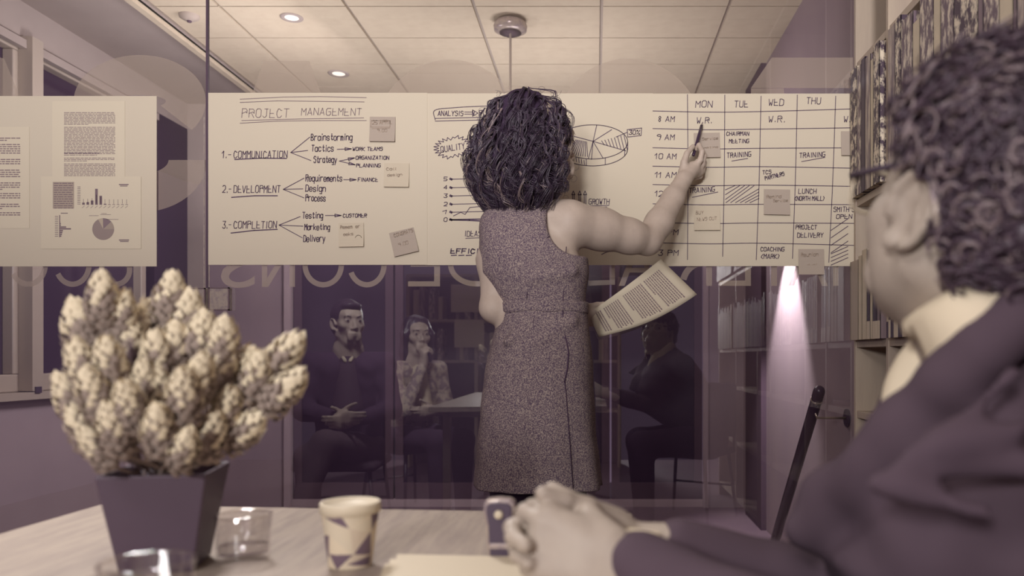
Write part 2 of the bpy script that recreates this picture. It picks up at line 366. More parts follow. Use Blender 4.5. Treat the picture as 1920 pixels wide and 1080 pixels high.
class Tubes:   # many thin strands in one mesh, fast
    def __init__(s): s.V = []; s.F = []; s.n = 0; s.mi = []
    def add(s, P_, r, k=4, mi=0):
        P_ = np.asarray(P_, float); m = len(P_); t = np.gradient(P_, axis=0); t /= np.linalg.norm(t, axis=1)[:,None]+1e-9
        ref = np.cross(t, np.array([.31,.52,.8])); ref /= np.linalg.norm(ref, axis=1)[:,None]+1e-9; b = np.cross(t, ref)
        r = np.broadcast_to(r, (m,)); a = 2*np.pi*np.arange(k)/k
        V = P_[:,None,:]+r[:,None,None]*(np.cos(a)[None,:,None]*ref[:,None,:]+np.sin(a)[None,:,None]*b[:,None,:])
        i = np.arange(m-1)[:,None]*k; j = np.arange(k)[None,:]; j2 = (j+1)%k
        s.F.append(np.stack([i+j, i+j2, i+k+j2, i+k+j], -1).reshape(-1,4)+s.n); s.V.append(V.reshape(-1,3)); s.n += m*k; s.mi.append(np.full((m-1)*k, mi, np.int32))
    def build(s, name, mats, parent=None):
        V = np.concatenate(s.V); Q = np.concatenate(s.F); me = bpy.data.meshes.new(name)
        me.vertices.add(len(V)); me.vertices.foreach_set('co', V.ravel().astype(np.float32)); me.loops.add(len(Q)*4); me.loops.foreach_set('vertex_index', Q.ravel().astype(np.int32))
        me.polygons.add(len(Q)); me.polygons.foreach_set('loop_start', np.arange(0, len(Q)*4, 4, dtype=np.int32)); me.polygons.foreach_set('loop_total', np.full(len(Q), 4, np.int32))
        me.polygons.foreach_set('use_smooth', np.ones(len(Q), bool))
        for m in mats: me.materials.append(m)
        me.polygons.foreach_set('material_index', np.concatenate(s.mi)); me.update(calc_edges=True)
        return put(bpy.data.objects.new(name, me), parent)
# ================================================================ THE SETTING
ZC = 2.70
# glass wall: two panes with a narrow dark joint between them
seam = (388-CX)/F*GY
struct(box('window_1', (-3.9, GY, 0), (seam-.003, GY+.010, ZC), M['glass']))
struct(box('window_2', (seam+.003, GY, 0), (1.25, GY+.010, ZC), M['glass']))
struct(box('trim_1', (seam-.0035, GY-.001, 0), (seam+.0035, GY+.011, ZC), M['darkmatte']))
struct(box('trim_2', (-3.9, GY-.02, 0), (1.25, GY+.03, .035), M['metal']))
for k, x in enumerate((seam-.0115, seam+.0060)):      # bright polished glass edges
    struct(box('trim_%d' % (3+k), (x, GY-.0012, .02), (x+.0035, GY-.0002, ZC-.86), M['plate']))
# floor and ceilings
struct(box('floor', (-4, -2.2, -.05), (1.6, 6.4, 0), M['floor']))
ce = struct(box('ceiling', (-4, -2.2, ZC+.012), (1.6, 6.4, ZC+.06), M['tbar']))
XT = [(v-CX)/670*1.70 for v in (399, 642, 880, 1117, 1355, 1593)]; dx = XT[1]-XT[0]
YT = [3.875+.383*k for k in range(-15, 6)]
proto = {}
for iy in range(len(YT)-1):
    for ix in range(-1, 5):
        x0 = XT[0]+dx*ix; x1 = x0+dx; y0 = YT[iy]; y1 = YT[iy+1]
        if iy < 4: continue
        if x0 < -2.2: x0 = -2.14
        if x1 > 1.0 : x1 = 1.2
        key = (round(x1-x0, 3),)
        if key not in proto:
            m = MB().box((.008, .0035, 0), (x1-x0-.008, .383-.0035, .012)); me = bpy.data.meshes.new('ceiling_tile'); me.from_pydata(m.V, [], m.F); me.materials.append(M['ceiling']); proto[key] = me
        o = bpy.data.objects.new('ceiling_tile', proto[key]); put(o, ce); o.location = (x0, y0, ZC)
# perimeter plaster margin with a stepped light cove beside the window wall
struct(box('trim_5', (-2.9, GY+.02, ZC-.012), (-2.165, 6.4, ZC+.012), M['plaster']))
struct(box('trim_6', (-2.20, GY+.02, ZC-.035), (-2.165, 6.4, ZC+.0), M['ceiling']))
struct(box('trim_7', (-3.9, -2.2, ZC-.012), (-2.165, GY-.02, ZC+.012), M['plaster']))
# window wall beyond the glass (left)
WX = -2.72
def wall_strip(name, y0, y1, z0, z1, m=None, x0=WX-.12, x1=WX): return struct(box(name, (x0, y0, z0), (x1, y1, z1), m or M['wallgrey']))
wall_strip('wall_left', GY+.02, 5.35, 0, .80)
wall_strip('wall_left', GY+.02, 5.35, 2.52, ZC, M['plaster'])
wall_strip('wall_left', 4.93, 5.35, .80, 2.52, M['darkpanel'])
struct(box('trim_8', (WX-.10, GY+.02, .80), (WX+.055, 4.93, .835), M['frame']))     # sill board
struct(box('trim_9', (WX, GY+.02, 2.46), (WX+.03, 4.93, 2.50), M['plaster']))
def window(n, y0, y1):
    fr = struct(box('window_%d' % n, (WX-.075, y0+.01, .90), (WX-.060, y1-.01, 2.50), M['night']))
    for lo, hi in (((WX-.08, y0, .836), (WX-.01, y1, .92)), ((WX-.08, y0, 2.45), (WX-.01, y1, 2.52)), ((WX-.08, y0, .92), (WX-.01, y0+.05, 2.45)), ((WX-.08, y1-.05, .92), (WX-.01, y1, 2.45))):
        MB().box(lo, hi).build('frame', M['frame'], fr, bevel=.006)
window(3, 2.95, 3.80); window(4, 3.83, 4.86)
struct(box('trim_10', (WX-.02, 3.785, .84), (WX+.055, 3.86, 2.52), M['frame']))
box('window_catch', (WX+.02, 3.80, .83), (WX+.062, 3.84, .86), M['dark']).name
bpy.data.objects['window_catch'].parent = bpy.data.objects['trim_10']
# far wall: grey column, dark doorway with frame, grey pier
FY = 5.35
struct(box('wall_back', (-4, FY, 0), (-2.05, FY+.1, ZC), M['panel']))
struct(box('trim_11', (-2.075, FY-.03, 0), (-2.03, FY+.02, ZC-.1), M['wallgrey']))
struct(box('trim_12', (-2.72, FY-.02, 0), (-2.60, FY, ZC), M['plaster']))
for k, (x0, x1) in enumerate(((-2.03, -1.35), (-1.35, -.62), (-.62, .10), (.10, .72))):
    d_ = struct(box('door_%d' % (k+1), (x0+.006, FY+.02, .05), (x1-.006, FY+.06, 2.55), M['darkpanel']))
    for lo, hi in (((x0+.006, FY+.008, .05), (x0+.06, FY+.02, 2.55)), ((x1-.06, FY+.008, .05), (x1-.006, FY+.02, 2.55)), ((x0+.06, FY+.008, .05), (x1-.06, FY+.02, .16))):
        MB().box(lo, hi).build('stile', M['darkmatte'], d_)
struct(box('trim_13', (-2.03, FY, 0), (.75, FY+.05, .05), M['wallgrey']))
struct(box('trim_14', (-2.03, FY, 2.55), (.75, FY+.05, ZC), M['plaster']))
struct(box('wall_back', (.75, FY-.02, 0), (1.2, FY+.1, ZC), M['panel']))
struct(box('trim_15', (.715, FY-.03, 0), (.75, FY, 2.6), M['wallgrey']))
# right-hand wall beyond the glass with a projecting pier
RX = .985
struct(box('wall_right', (RX, GY+.02, 0), (RX+.15, 5.33, ZC), M['panel']))
struct(box('wall_right', (.955, 4.62, 0), (RX, 5.1, ZC), M['darkmatte']))
struct(box('wall_right', (1.21, -2.2, 0), (1.30, GY-.02, ZC), M['wallgrey']))
# wall lamp in the corridor that throws a narrow beam on the right-hand wall
wl = thing('wall_lamp', 'small round bracket lamp whose beam strikes the grey wall beyond the glass', 'lamp', (.83, 4.13, 1.68))
MB().lathe([(.0, .0), (.038, .0), (.045, -.006), (.045, .008), (0, .008)], (.83, 4.13, 1.68), 24).build('rim', M['metal'], wl, True)
MB().tube([(.83, 4.13, 1.685), (.985, 4.13, 1.685)], .008, 8).build('bracket', M['metal'], wl, True)
sl = bpy.data.lights.new('wall_lamp_beam', 'SPOT'); sl.energy = 110; sl.spot_size = math.radians(74); sl.spot_blend = .5; sl.shadow_soft_size = .02; sl.color = WARM
so = bpy.data.objects.new('wall_lamp_beam', sl); COL.objects.link(so); so.location = (.80, 4.05, 1.66); so.rotation_euler = (Vector((.985, 4.10, 1.0))-Vector((.80, 4.05, 1.66))).to_track_quat('-Z', 'Y').to_euler()
# ---------------------------------------------------------------- ceiling fittings
def downlight(px, py, d, label, r=.045):
    p = P(px, py, d); z = ZC-.001; k = (z-CH)*F/(HY-py); x = (px-CX)/F*k; y = k
    t = thing('downlight', label, 'ceiling light', (x, y, z), 'downlights in the tiled ceiling')
    MB().lathe([(r*.75, -.002), (r, -.005), (r*1.22, -.003), (r*1.25, .0)], (x, y, z), 28).build('rim', M['plaster'], t, True)
    MB().lathe([(0, -.0015), (r*.75, -.0015)], (x, y, z), 28).build('lamp_glass', M['lamp'], t)
    return x, y
downlight(547, 33, 4, 'small round downlight near the glass joint, nearer of the two left ones')
downlight(635, 138, 4.8, 'small round downlight just above the handwritten title sheet', .05)
downlight(119, 129, 4.8, 'small round downlight glowing above the dark window frame at far left', .035)
k = 1.7*F/(670-38); px_ = (957-CX)/F*k
pl = thing('pendant_lamp', 'dark round ceiling pendant with thin rod hanging above the woman', 'lamp', (px_, k, ZC))
MB().lathe([(0, .0), (.055, -.001), (.078, -.012), (.085, -.03), (.082, -.052), (.06, -.062), (0, -.064)], (px_, k, ZC), 32).build('canopy', M['plate'], pl, True)
MB().lathe([(0, -.0645), (.055, -.066), (.0, -.068)], (px_, k, ZC), 32).build('underside', M['darkmatte'], pl, True)
MB().tube([(px_, k, ZC-.06), (px_, k, 1.98)], .006, 8).build('rod', M['tbar'], pl)
MB().lathe([(.012, .10), (.02, .08), (.11, .0), (.108, -.004), (.0, .03)], (px_, k, 1.9), 32).build('lamp_shade', M['dark'], pl, True)
sp = thing('smoke_detector', 'small pale detector on the ceiling left of the glass joint', 'detector', (0, 0, 0)); kk = 1.7*F/(670-29); xx = (355-CX)/F*kk; sp.location = (xx, kk, ZC)
MB().lathe([(.05, 0), (.046, -.012), (.022, -.026), (0, -.028)], (xx, kk, ZC), 24).build('housing', M['tbar'], sp, True)
MB().lathe([(.012, -.026), (.010, -.034), (0, -.036)], (xx, kk, ZC), 16).build('sensor', M['darkmatte'], sp, True)
# ---------------------------------------------------------------- glass clamps on the joint
cl = thing('glass_clamp', 'square satin clamp plates joining the two glass panes beside the flowers', 'clamp', tuple(P(389, 562, GY)))
for (x0, x1, y0, y1) in ((348, 386, 540, 584), (392, 431, 539, 582)):
    a, b = P(x0, y1, GY-.02), P(x1, y0, GY-.02)
    o = MB().box((a.x, GY-.022, a.z), (b.x, GY-.001, b.z)).build('plate', M['plate'], cl, bevel=.002)
    for lo, hi in (((a.x, GY-.0245, a.z), (b.x, GY-.021, a.z+.004)), ((a.x, GY-.0245, b.z-.004), (b.x, GY-.021, b.z)), ((b.x-.005, GY-.0245, a.z), (b.x, GY-.021, b.z)), ((a.x, GY-.0245, a.z), (a.x+.004, GY-.021, b.z))):
        MB().box(lo, hi).build('edge_strip', M['chrome'], o)
MB().tube([P(385, 600, GY-.01), P(385, 622, GY-.01)], .007, 10).build('hinge_pin', M['metal'], cl)
# ---------------------------------------------------------------- stair rail beyond the glass
hr = thing('handrail', 'dark round stair handrail with capped end sloping down beyond the glass', 'handrail', tuple(P(1535, 735, 3.06)))
p0 = P(1536, 733, 3.06); p1 = Vector((p0.x, 3.72, .22)); dr_ = (p1-p0).normalized(); p1 = p0+dr_*1.20
MB().tube([p0-dr_*.018, p0-dr_*.012, p0, p1], [.010, .018, .0225, .0225], 18).build('rail', M['rail'], hr, True)
q = p0+dr_*.05; MB().tube([q-dr_*.004, q+dr_*.004], .0235, 18).build('ring', M['metal'], hr, True)
q = p0+dr_*.09
MB().tube([q+Vector((.0, 0, -.02)), q+Vector((.01, 0, -.045)), q+Vector((.05, 0, -.045)), Vector((RX, q.y, q.z-.045))], .005, 8).build('bracket', M['metal'], hr, True)
MB().tube([(RX-.008, q.y, q.z-.045), (RX, q.y, q.z-.045)], .036, 20).build('wall_plate', M['dark'], hr)
# ---------------------------------------------------------------- bookshelf along the right-hand wall
BX = .90; BD = .30
bs = thing('bookshelf', 'tall pale wood bookshelf full of volumes along the right-hand wall', 'bookshelf', (BX, 2.785, 0))
DIV = [2.770, 2.462, 2.15, 1.47, 1.13, .45, -.25]
ZS = [.10, .46, .815, 1.058, 1.545, 2.02]
UPP = [2.770, 2.462, 1.47, .45, -.25]
for i, y in enumerate(DIV):
    up = y in UPP
    box('side_panel' if i in (0, len(DIV)-1) else 'divider', (BX, y, 0), (BX+BD, y+.019, 2.66 if up else 1.035), M['wood'], bs, bevel=.0015)
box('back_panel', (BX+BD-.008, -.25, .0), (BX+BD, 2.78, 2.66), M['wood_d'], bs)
for z in ZS:
    dv = UPP if z > 1 else DIV
    for i in range(len(dv)-1): box('shelf', (BX+.004, dv[i+1]+.019, z-.024), (BX+BD-.008, dv[i], z), M['wood'], bs, bevel=.0015)
box('shelf', (BX+.0, -.25, 2.66), (BX+BD, 2.79, 2.68), M['wood'], bs)
mk = P(1648, 758, 2.45)
def book(y0, wd, h, z, mt, label, group, dep=.24, x=BX-.02, kind='book', band=None, lean=0):
    key = ('book', round(wd, 3), round(h, 2), mt, dep)
    o = thing(kind, label, kind if kind != 'box_file' else 'box file', (x, y0, z), group)
    e = .0015
    MB().box((x+.003, y0-wd+.003, z+.004), (x+dep-.004, y0-.003, z+h-.004)).build('pages', M['sheet'], o)
    m = MB(); m.box((x, y0-wd+e, z), (x+.004, y0-e, z+h)); m.box((x, y0-wd+e, z), (x+dep, y0-wd+e+.003, z+h)); m.box((x, y0-e-.003, z), (x+dep, y0-e, z+h))
    m.build('cover', M[mt], o, bevel=.001)
    if band: box('spine_label', (x-.0012, y0-wd+e+.0005, z+band[0]*h), (x, y0-e-.0005, z+band[1]*h), M[band[2]], o)
    return o
def dpx(px, X=BX-.02): return X*F/(px-CX)
def words(m): return {'mar1': 'marbled', 'mar2': 'dark leafy marbled', 'mar3': 'streaked grey', 'creamspine': 'plain cream', 'greyspine': 'plain grey', 'darkspine': 'plain dark'}[m]
nth = ['first', 'second', 'third', 'fourth', 'fifth', 'sixth', 'seventh', 'eighth', 'ninth', 'tenth', 'eleventh', 'twelfth', 'thirteenth', 'fourteenth', 'fifteenth', 'sixteenth', 'seventeenth', 'eighteenth', 'nineteenth', 'twentieth']
top = [(1587,1606,'mar2',1.985),(1606,1614,'mar1',1.975),(1614,1622,'darkspine',1.985),(1622,1632,'mar3',1.975),(1632,1637,'creamspine',1.95),(1637,1650,'mar2',1.985),
       (1664,1678,'mar3',1.985),(1678,1689,'mar2',1.99),(1689,1711,'mar1',1.965),(1711,1724,'creamspine',1.925),(1724,1750,'mar1',1.98),(1750,1763,'creamspine',1.99),(1763,1788,'mar1',1.99),(1788,1833,'mar2',1.985),(1833,1843,'greyspine',1.99),(1843,1873,'mar1',1.97),(1873,1899,'creamspine',1.98),(1899,1906,'greyspine',1.95),(1906,1975,'mar3',1.98)]
cnt = {}
for i, (a, b, m, zt) in enumerate(top):
    if a < 1655: y0, y1 = dpx(a), dpx(b)
    else: y0, y1 = min(dpx(a), 2.455), dpx(b)
    y0 = min(y0, 2.765)
    if a < 1655: y1 = max(y1, 2.484)
    cnt[m] = cnt.get(m, 0)+1
    book(y0, y0-y1, zt-1.546, 1.546, m, 'tall %s volume on the upper shelf, %s such spine from the glass' % (words(m), nth[cnt[m]-1]), 'tall volumes on the upper shelf')
y = 1.445; i = 0; mm = ['mar1', 'mar3', 'creamspine', 'mar2', 'greyspine', 'mar1', 'darkspine', 'mar3']
while y > -.18:
    wd = .030+.022*random.random(); 
    if not (y-wd < .475 and y > .445):
        m = mm[i % 8]; book(y, wd, .38+.05*random.random(), 1.546, m, 'volumes on the upper shelf behind the seated man, seen only in reflection', 'reflected volumes on the upper shelf'); i += 1
    y -= wd+.002
low = [(1586,1595,'creamspine',.27,None),(1595,1609,'wood',.27,None),(1609,1616,'creamspine',.28,None),(1616,1625,'creamspine',.295,None),(1625,1631,'darkspine',.29,(0,.2,'cup_m')),(1631,1636,'creamspine',.29,None),(1636,1644,'darkspine',.28,(0,.2,'cup_m')),(1644,1650,'greyspine',.28,(0,.2,'cup_m')),
       (1662,1666,'creamspine',.27,(0,.18,'darkspine')),(1666,1670,'darkspine',.27,(0,.2,'cup_m')),(1670,1676,'creamspine',.27,(0,.2,'darkspine')),(1676,1684,'greyspine',.27,(.0,.22,'cup_m')),(1684,1692,'greyspine',.27,(0,.22,'darkspine')),(1692,1700,'greyspine',.27,(0,.22,'cup_m')),(1700,1712,'mar2',.26,None),(1712,1722,'mar1',.27,None)]
cnt = {}
for i, (a, b, m, h, band) in enumerate(low):
    y0, y1 = dpx(a), dpx(b)
    if a >= 1660: y0 = min(y0, 2.458)
    y0 = min(y0, 2.768); mt = m
    nm = {'wood': 'wood grained', **{k: words(k) for k in ('creamspine','darkspine','greyspine','mar1','mar2')}}[m]
    nb = '' if not band else (' with a pale foot label' if band[2] == 'cup_m' else ' with a dark foot label')
    kk_ = nm+nb; cnt[kk_] = cnt.get(kk_, 0)+1
    book(y0, max(y0-y1, .009), h, 1.0585, mt, '%s magazine file%s, %s such from the glass' % (nm, nb, nth[cnt[kk_]-1]), 'magazine files on the middle shelf', kind='magazine_file', band=band, x=BX-.02)
y = 2.0; i = 0
while y > -.15:
    wd = .012+.03*random.random()
    if not any(y-wd < q+.022 and y > q-.003 for q in (1.47, .45)): book(y, wd, .24+.05*random.random(), 1.0585, ['greyspine','creamspine','darkspine','mar1'][i % 4], 'magazine file hidden behind the seated man, seen only in reflection', 'reflected magazine files', kind='magazine_file'); i += 1
    y -= wd+.002
tp = thing('tape_roll', 'small flat tape roll lying in the lower shelf compartment', 'tape', (BX+.05, 2.51, .815))
MB().lathe([(.016, .001), (.032, .001), (.034, .004), (.034, .018), (.032, .021), (.016, .021), (.016, .001)], (BX+.05, 2.51, .815), 24).build('roll', M['plate'], tp, True)
# ---------------------------------------------------------------- back shelf and sheets behind the camera, seen mirrored in the glass
b2 = thing('bookcase', 'low lit bookcase behind the seated group, seen reflected in the glass', 'bookcase', (-.6, -1.75, 0))
for x in (-1.72, -1.1, -.45, .2): box('upright', (x, -1.95, 0), (x+.03, -1.65, 1.75), M['wood'], b2)
for z in (.5, .95, 1.32, 1.73): box('shelf', (-1.72, -1.95, z), (.23, -1.66, z+.025), M['wood'], b2)
box('back_panel', (-1.72, -1.97, 0), (.23, -1.95, 1.75), M['darkmatte'], b2)
for zi, z in enumerate((.975, 1.345)):
    x = -1.66; i = 0
    while x < .1:
        wd = .025+.03*random.random(); h = .20+.10*random.random(); mt = ['mar1','creamspine','darkspine','greyspine','mar3'][(i*3+zi) % 5]
        if not any(x < q+.032 and x+wd > q-.002 for q in (-1.1, -.45)):
            o = thing('book', 'upright book in the bookcase seen reflected in the glass', 'book', (x, -1.7, z), 'books in the reflected bookcase')
            box('cover', (x, -1.90, z), (x+wd-.002, -1.67, z+h), M[mt], o, bevel=.001)
            box('pages', (x+.003, -1.899, z+h), (x+wd-.005, -1.675, z+h+.0006), M['sheet'], o)
            i += 1
        x += wd+(.12 if i % 7 == 6 else .002)
for k_, (x, z) in enumerate(((-1.28, 1.09), (-1.31, 1.41))):
    tag(box('paper_sheet', (x, -1.645, z), (x+.27, -1.642, z+.25), M['sheet']), ('lower' if k_ == 0 else 'upper')+' pale sheet pinned to the reflected bookcase', 'paper', 'sheets on the reflected bookcase')
# ================================================================ PAPERS ON THE GLASS
GL = {}
def g(ch, s): GL[ch] = [[(int(q[i]), int(q[i+1])-2) for i in range(0, len(q), 2)] for q in s.split()]
for line in """A 022842 1434
B 0208283736251505 2534433202
C 4737281806041232 3243
D 0208 082847433202
E 4202084 0535
F 0208 0848 0535
G 483818070312324345 4525
H 0208 4248 0545
I 2228
J 1848 3833221203
K 0208 4805 0542
L 080242
M 0208254842
N 02084248
O 1807031232434738 3818
P 0208 0838474536 3605
Q 180703123243473818 2442
R 0208 083847453605 2542
S 47381807064544321203
T 0848 2822
U 080312324348
V 082248
W 081225324 3248
X 0842 0248
Y 0825 4825 2522
Z 08480242
0 1807031232434738 3818
1 062822
2 0718384745020242
3 084825354443321203
4 3832 380444
5 4808053544433202
8 25161728373625 25141322333425
9 453616071838474532
% 0248 0818170708 4342323343
. 2223
- 0535
( 38160432
) 08261402
' 2826
! 2824 2223
a 4536160503123243 4642
c 4536160503123243
d 4536160503123243 4842
e 04444536160503123243
g 4536160503123243 46403010
h 0802 0516364542
i 2622 2827
k 0802 4604 1442
l 282332
m 0602 05162522 25364542
n 0602 0516364542
o 160503123243453616
p 0600 0516364543321203
q 4536160503123243 4640
r 0602 051646
s 45361605143443321203
t 28233243 1646
u 0603123243 4642
v 062246
y 0622 4610
z 06460242""".split('\n'):
    ch, s = line[0], line[2:]
    try: g(ch, ' '.join(q if len(q) % 2 == 0 else q[:-1] for q in s.split() if len(q) > 1))
    except Exception: pass
def ribbon(m, pts, w, y):
    for i in range(len(pts)-1):
        a, b = pts[i], pts[i+1]; dx, dz = b[0]-a[0], b[1]-a[1]; L = math.hypot(dx, dz) or 1e-6; nx, nz = -dz/L*w/2, dx/L*w/2; ex, ez = dx/L*w*.3, dz/L*w*.3
        m.add([(a[0]-nx-ex, y, a[1]-nz-ez), (b[0]-nx+ex, y, b[1]-nz+ez), (b[0]+nx+ex, y, b[1]+nz+ez), (a[0]+nx-ex, y, a[1]+nz-ez)], [(0, 1, 2, 3)])
class Ink:
    def __init__(s, y=None, w=.0025, d=GY): s.m = MB(); s.y = GY-.004 if y is None else y; s.w = w
    def xz(s, px, py): p = P(px, py, s.y); return p.x, p.z
    def line(s, *pts, w=None): ribbon(s.m, [s.xz(*p) for p in pts], w or s.w, s.y); return s
    def curve(s, *pts, w=None, n=6):
        P_ = [np.array(p, float) for p in pts]; P_ = [2*P_[0]-P_[1]]+P_+[2*P_[-1]-P_[-2]]; out = []
        for i in range(1, len(P_)-2):
            for k in range(n):
                t = k/n; a, b, c, d = P_[i-1:i+3]; out.append(tuple(.5*((2*b)+(-a+c)*t+(2*a-5*b+4*c-d)*t*t+(-a+3*b-3*c+d)*t**3)))
        return s.line(*(out+[tuple(P_[-2])]), w=w)
    def text(s, t, x0, x1, yb, h, rot=0, w=None, lower=False):
        adv = [3.0 if c == ' ' else (3.4 if c in ".I1il'!(" else 5.6) for c in t]; tot = sum(adv)-1.6; sx = (x1-x0)/tot; sy = h/6; x = 0
        ca, sa = math.cos(rot), math.sin(rot)
        for c, a in zip(t, adv):
            off = -1 if c in ".I1il'!(" else 0
            for st in GL.get(c, []):
                jx, jy = random.uniform(-.12, .12), random.uniform(-.25, .25); pts = []
                for (u, v) in st:
                    X = (x+u+off+jx+v*.10)*sx; Y = -(v+jy)*sy; pts.append((x0+X*ca-Y*sa, yb+X*sa+Y*ca))
                if len(pts) > 1: s.line(*pts, w=w)
            x += a
        return s
    def arrow(s, a, b, hl=6, hw=3):
        s.line(a, b); d = np.array(b, float)-a; L = np.hypot(*d); d /= L; n_ = np.array((-d[1], d[0])); e = np.array(b, float)
        s.line(tuple(e-d*hl+n_*hw), tuple(e), tuple(e-d*hl-n_*hw), tuple(e-d*hl+n_*hw)); return s
    def done(s, name, mt, parent): return s.m.build(name, mt, parent) if s.m.V else None
def sheet(name, label, x0, y0, x1, y1, mt, cat='paper', y=None, th=.0012, rot=0, curlz=0, group=None, nx=1):
    yy = GY-.003 if y is None else y
    cx, cy = (x0+x1)/2, (y0+y1)/2; ca, sa = math.cos(rot), math.sin(rot)
    V = []; Fc = []; n = max(nx, 8)
    for i in range(n+1):
        for j in range(5):
            u, v = i/n, j/4; X, Y = x0+(x1-x0)*u-cx, y0+(y1-y0)*v-cy
            p = P(cx+X*ca-Y*sa, cy+X*sa+Y*ca, yy); lift = curlz*(v**3)
            V.append((p.x, yy-lift, p.z))
    N = len(V); V += [(a, b+th, c) for a, b, c in V]
    for i in range(n):
        for j in range(4):
            q = i*5+j; Fc.append((q, q+5, q+6, q+1)[::-1]); Fc.append((N+q, N+q+5, N+q+6, N+q+1))
    for i in range(n): q = i*5; Fc.append((q, q+5, N+q+5, N+q)); q = i*5+4; Fc.append((q, N+q, N+q+5, q+5))
    for j in range(4): q = j; Fc.append((q, N+q, N+q+1, q+1)); q = n*5+j; Fc.append((q, q+1, N+q+1, N+q))
    o = meshobj(name, V, Fc, mt, None, False); return tag(o, label, cat, group)
# --- first sheet
s1 = sheet('flipchart_sheet', 'large handwritten sheet titled PROJECT MANAGEMENT taped right of the glass joint', 390.5, 174, 801, 496.5, M['paper'], y=GY-.0045)
k = Ink(y=GY-.0056, w=.0021)
k.line((450,186),(530,182),(600,181),(687,183)); k.line((450,192),(520,189),(683,191)); k.line((453,226),(560,223),(682,221)); k.line((450,231),(520,227),(600,226),(687,226))
k.text('PROJECT', 453, 541, 220, 16); k.text('MANAGEMENT', 565, 677, 216, 13)
k.done('title_writing', M['print_dark'], s1)
k = Ink(y=GY-.0056)
for n, t, x1, yb, a, b in (('1', 'COMMUNICATION', 538, 296, (440,299), (537,297)), ('2', 'DEVELOPMENT', 525, 361, (434,370), (520,367)), ('3', 'COMPLETION', 518, 428, (433,437), (520,430))):
    k.text(n+'.-', 417, 434, yb, 13); k.text(t, 438, x1, yb, 13); k.line(a, ((a[0]+b[0])/2, (a[1]+b[1])/2-1.5), b, w=.0036)
for c, es in (((545,286), ((581,257),(577,282),(583,301))), ((531,355), ((570,334),(568,354),(570,371))), ((523,422), ((563,406),(568,424),(567,446)))):
    for e in es: k.line(c, e)
for t, x0, x1, yb, h in (('Brainstorming',583,660,263,12),('Tactics',584,625,284,12),('Strategy',588,631,305,12),('Requirements',573,641,340,12),('Design',573,610,359,12),('Process',573,610,377,12),('Testing',567,605,409,11),('Marketing',571,618,431,11),('Delivery',569,609,453,12)): k.text(t, x0, x1, yb, h, w=.0028)
for t, x0, x1, yb in (('WORK TEAMS',661,717,282.5),('ORGANIZATION',667,729,299),('PLANNING',668,713,313.5),('FINANCE',671,708,340),('CUSTOMER',643,687,407.5)): k.text(t, x0, x1, yb, 6.5, w=.0025)
for a, b in (((632,280),(659,279)),((636,302),(665,296)),((636,302),(666,309)),((644,337),(668,337)),((610,404),(640,404))): k.arrow(a, b, 12, 2.6)
k.done('handwriting', M['ink'], s1)
# --- second sheet
s2 = sheet('flipchart_sheet', 'large handwritten sheet with pie chart and QUALITY burst behind the woman', 798, 175, 1224, 497, M['paper'])
k = Ink()
k.curve((816,225),(815,207),(850,202),(905,199),(985,197)); k.text('ANALYSIS', 821, 868, 217, 9); k.line((871,210),(886,210)); k.line((871,214),(886,214)); k.line((886,206),(896,212),(886,218),(886,206),(888,216),(890,208)); k.text('PLAN', 898, 930, 216, 9)
k.line((816,222),(905,220),(985,218)); k.line((816,227),(905,225),(985,224))
pts = []
for i in range(45):
    a = 2*math.pi*i/44; r = 1.0 if i % 2 else .74; pts.append((849+36*r*math.cos(a), 276+21*r*math.sin(a)+(-2 if math.cos(a) > 0 else 2)))
k.line(*pts); k.text('QUALITY', 827, 872, 286, 11, rot=-.16)
for i, (n, yb) in enumerate(zip('543210', (336,352,367.5,383,398,412))):
    k.text(n, 832, 838, yb+3, 7); k.line((845,yb),(905,yb-1.5),(1052,yb-3), w=.0040 if n == '0' else None); k.line((844,yb-1),(847,yb+.5), w=.008)
k.line((850,405),(864,398),(872,402),(881,389),(903,387),(930,376),(980,360)); k.line((843,412),(880,413),(905,414.5), w=.005)
k.text('IDEAS', 871, 902, 443, 10); k.line((873,447),(905,445.5)); k.text('EFFICIENCY', 845, 938, 475, 8.5, w=.004); 
for a in (846,860,874): k.line((a,479),(a+10,478.5), w=.0036)
# pie chart in perspective
def el(a, cx=1111, cy=266, rx=66, ry=32): return (cx+rx*math.cos(a), cy-ry*math.sin(a))
k.curve(*[el(2*math.pi*i/24) for i in range(25)]); k.curve(*[(x, y+13) for x, y in [el(-math.pi*i/14) for i in range(15)]])
for a in (0, -.42, -1.2, -1.75, -math.pi): x, y = el(a); k.line((x,y),(x,y+13))
C0 = (1112,265)
for e in ((1119,234),(1147,243),(1174,283),(1131,297),(1103,298),(1109,299),(1055,250)): k.line(C0, e)
for i in range(8): k.line((1128+i*6,262-i*1.5+2),(1133+i*6.2,270+i*1.4+2))
for i in range(10): k.line((1062+i*4.4,290+i*.4),(1080+i*2.2,262+i*.4))
for i in range(8): k.line((1060+i*5,288+i*1.8),(1061+i*5,296+i*1.8))
k.line((1155,257),(1176,248)); k.line((1176,243),(1203,240),(1202,254),(1177,257),(1176,243)); k.text('30%', 1179, 1199, 252, 8)
for x in (1075,1087,1097): k.line((x-1.5,392),(x-1.5,364)); k.line((x+1.5,392),(x+1.5,364)); k.line((x-3,365),(x,358),(x+3,365),(x-3,365))
k.text('GROWTH', 1104, 1142, 383, 10); k.line((1106,386),(1142,385)); k.line((1109,389),(1138,388))
k.curve((1128,477),(1140,472),(1160,471),(1170,473))
k.done('handwriting', M['ink'], s2)
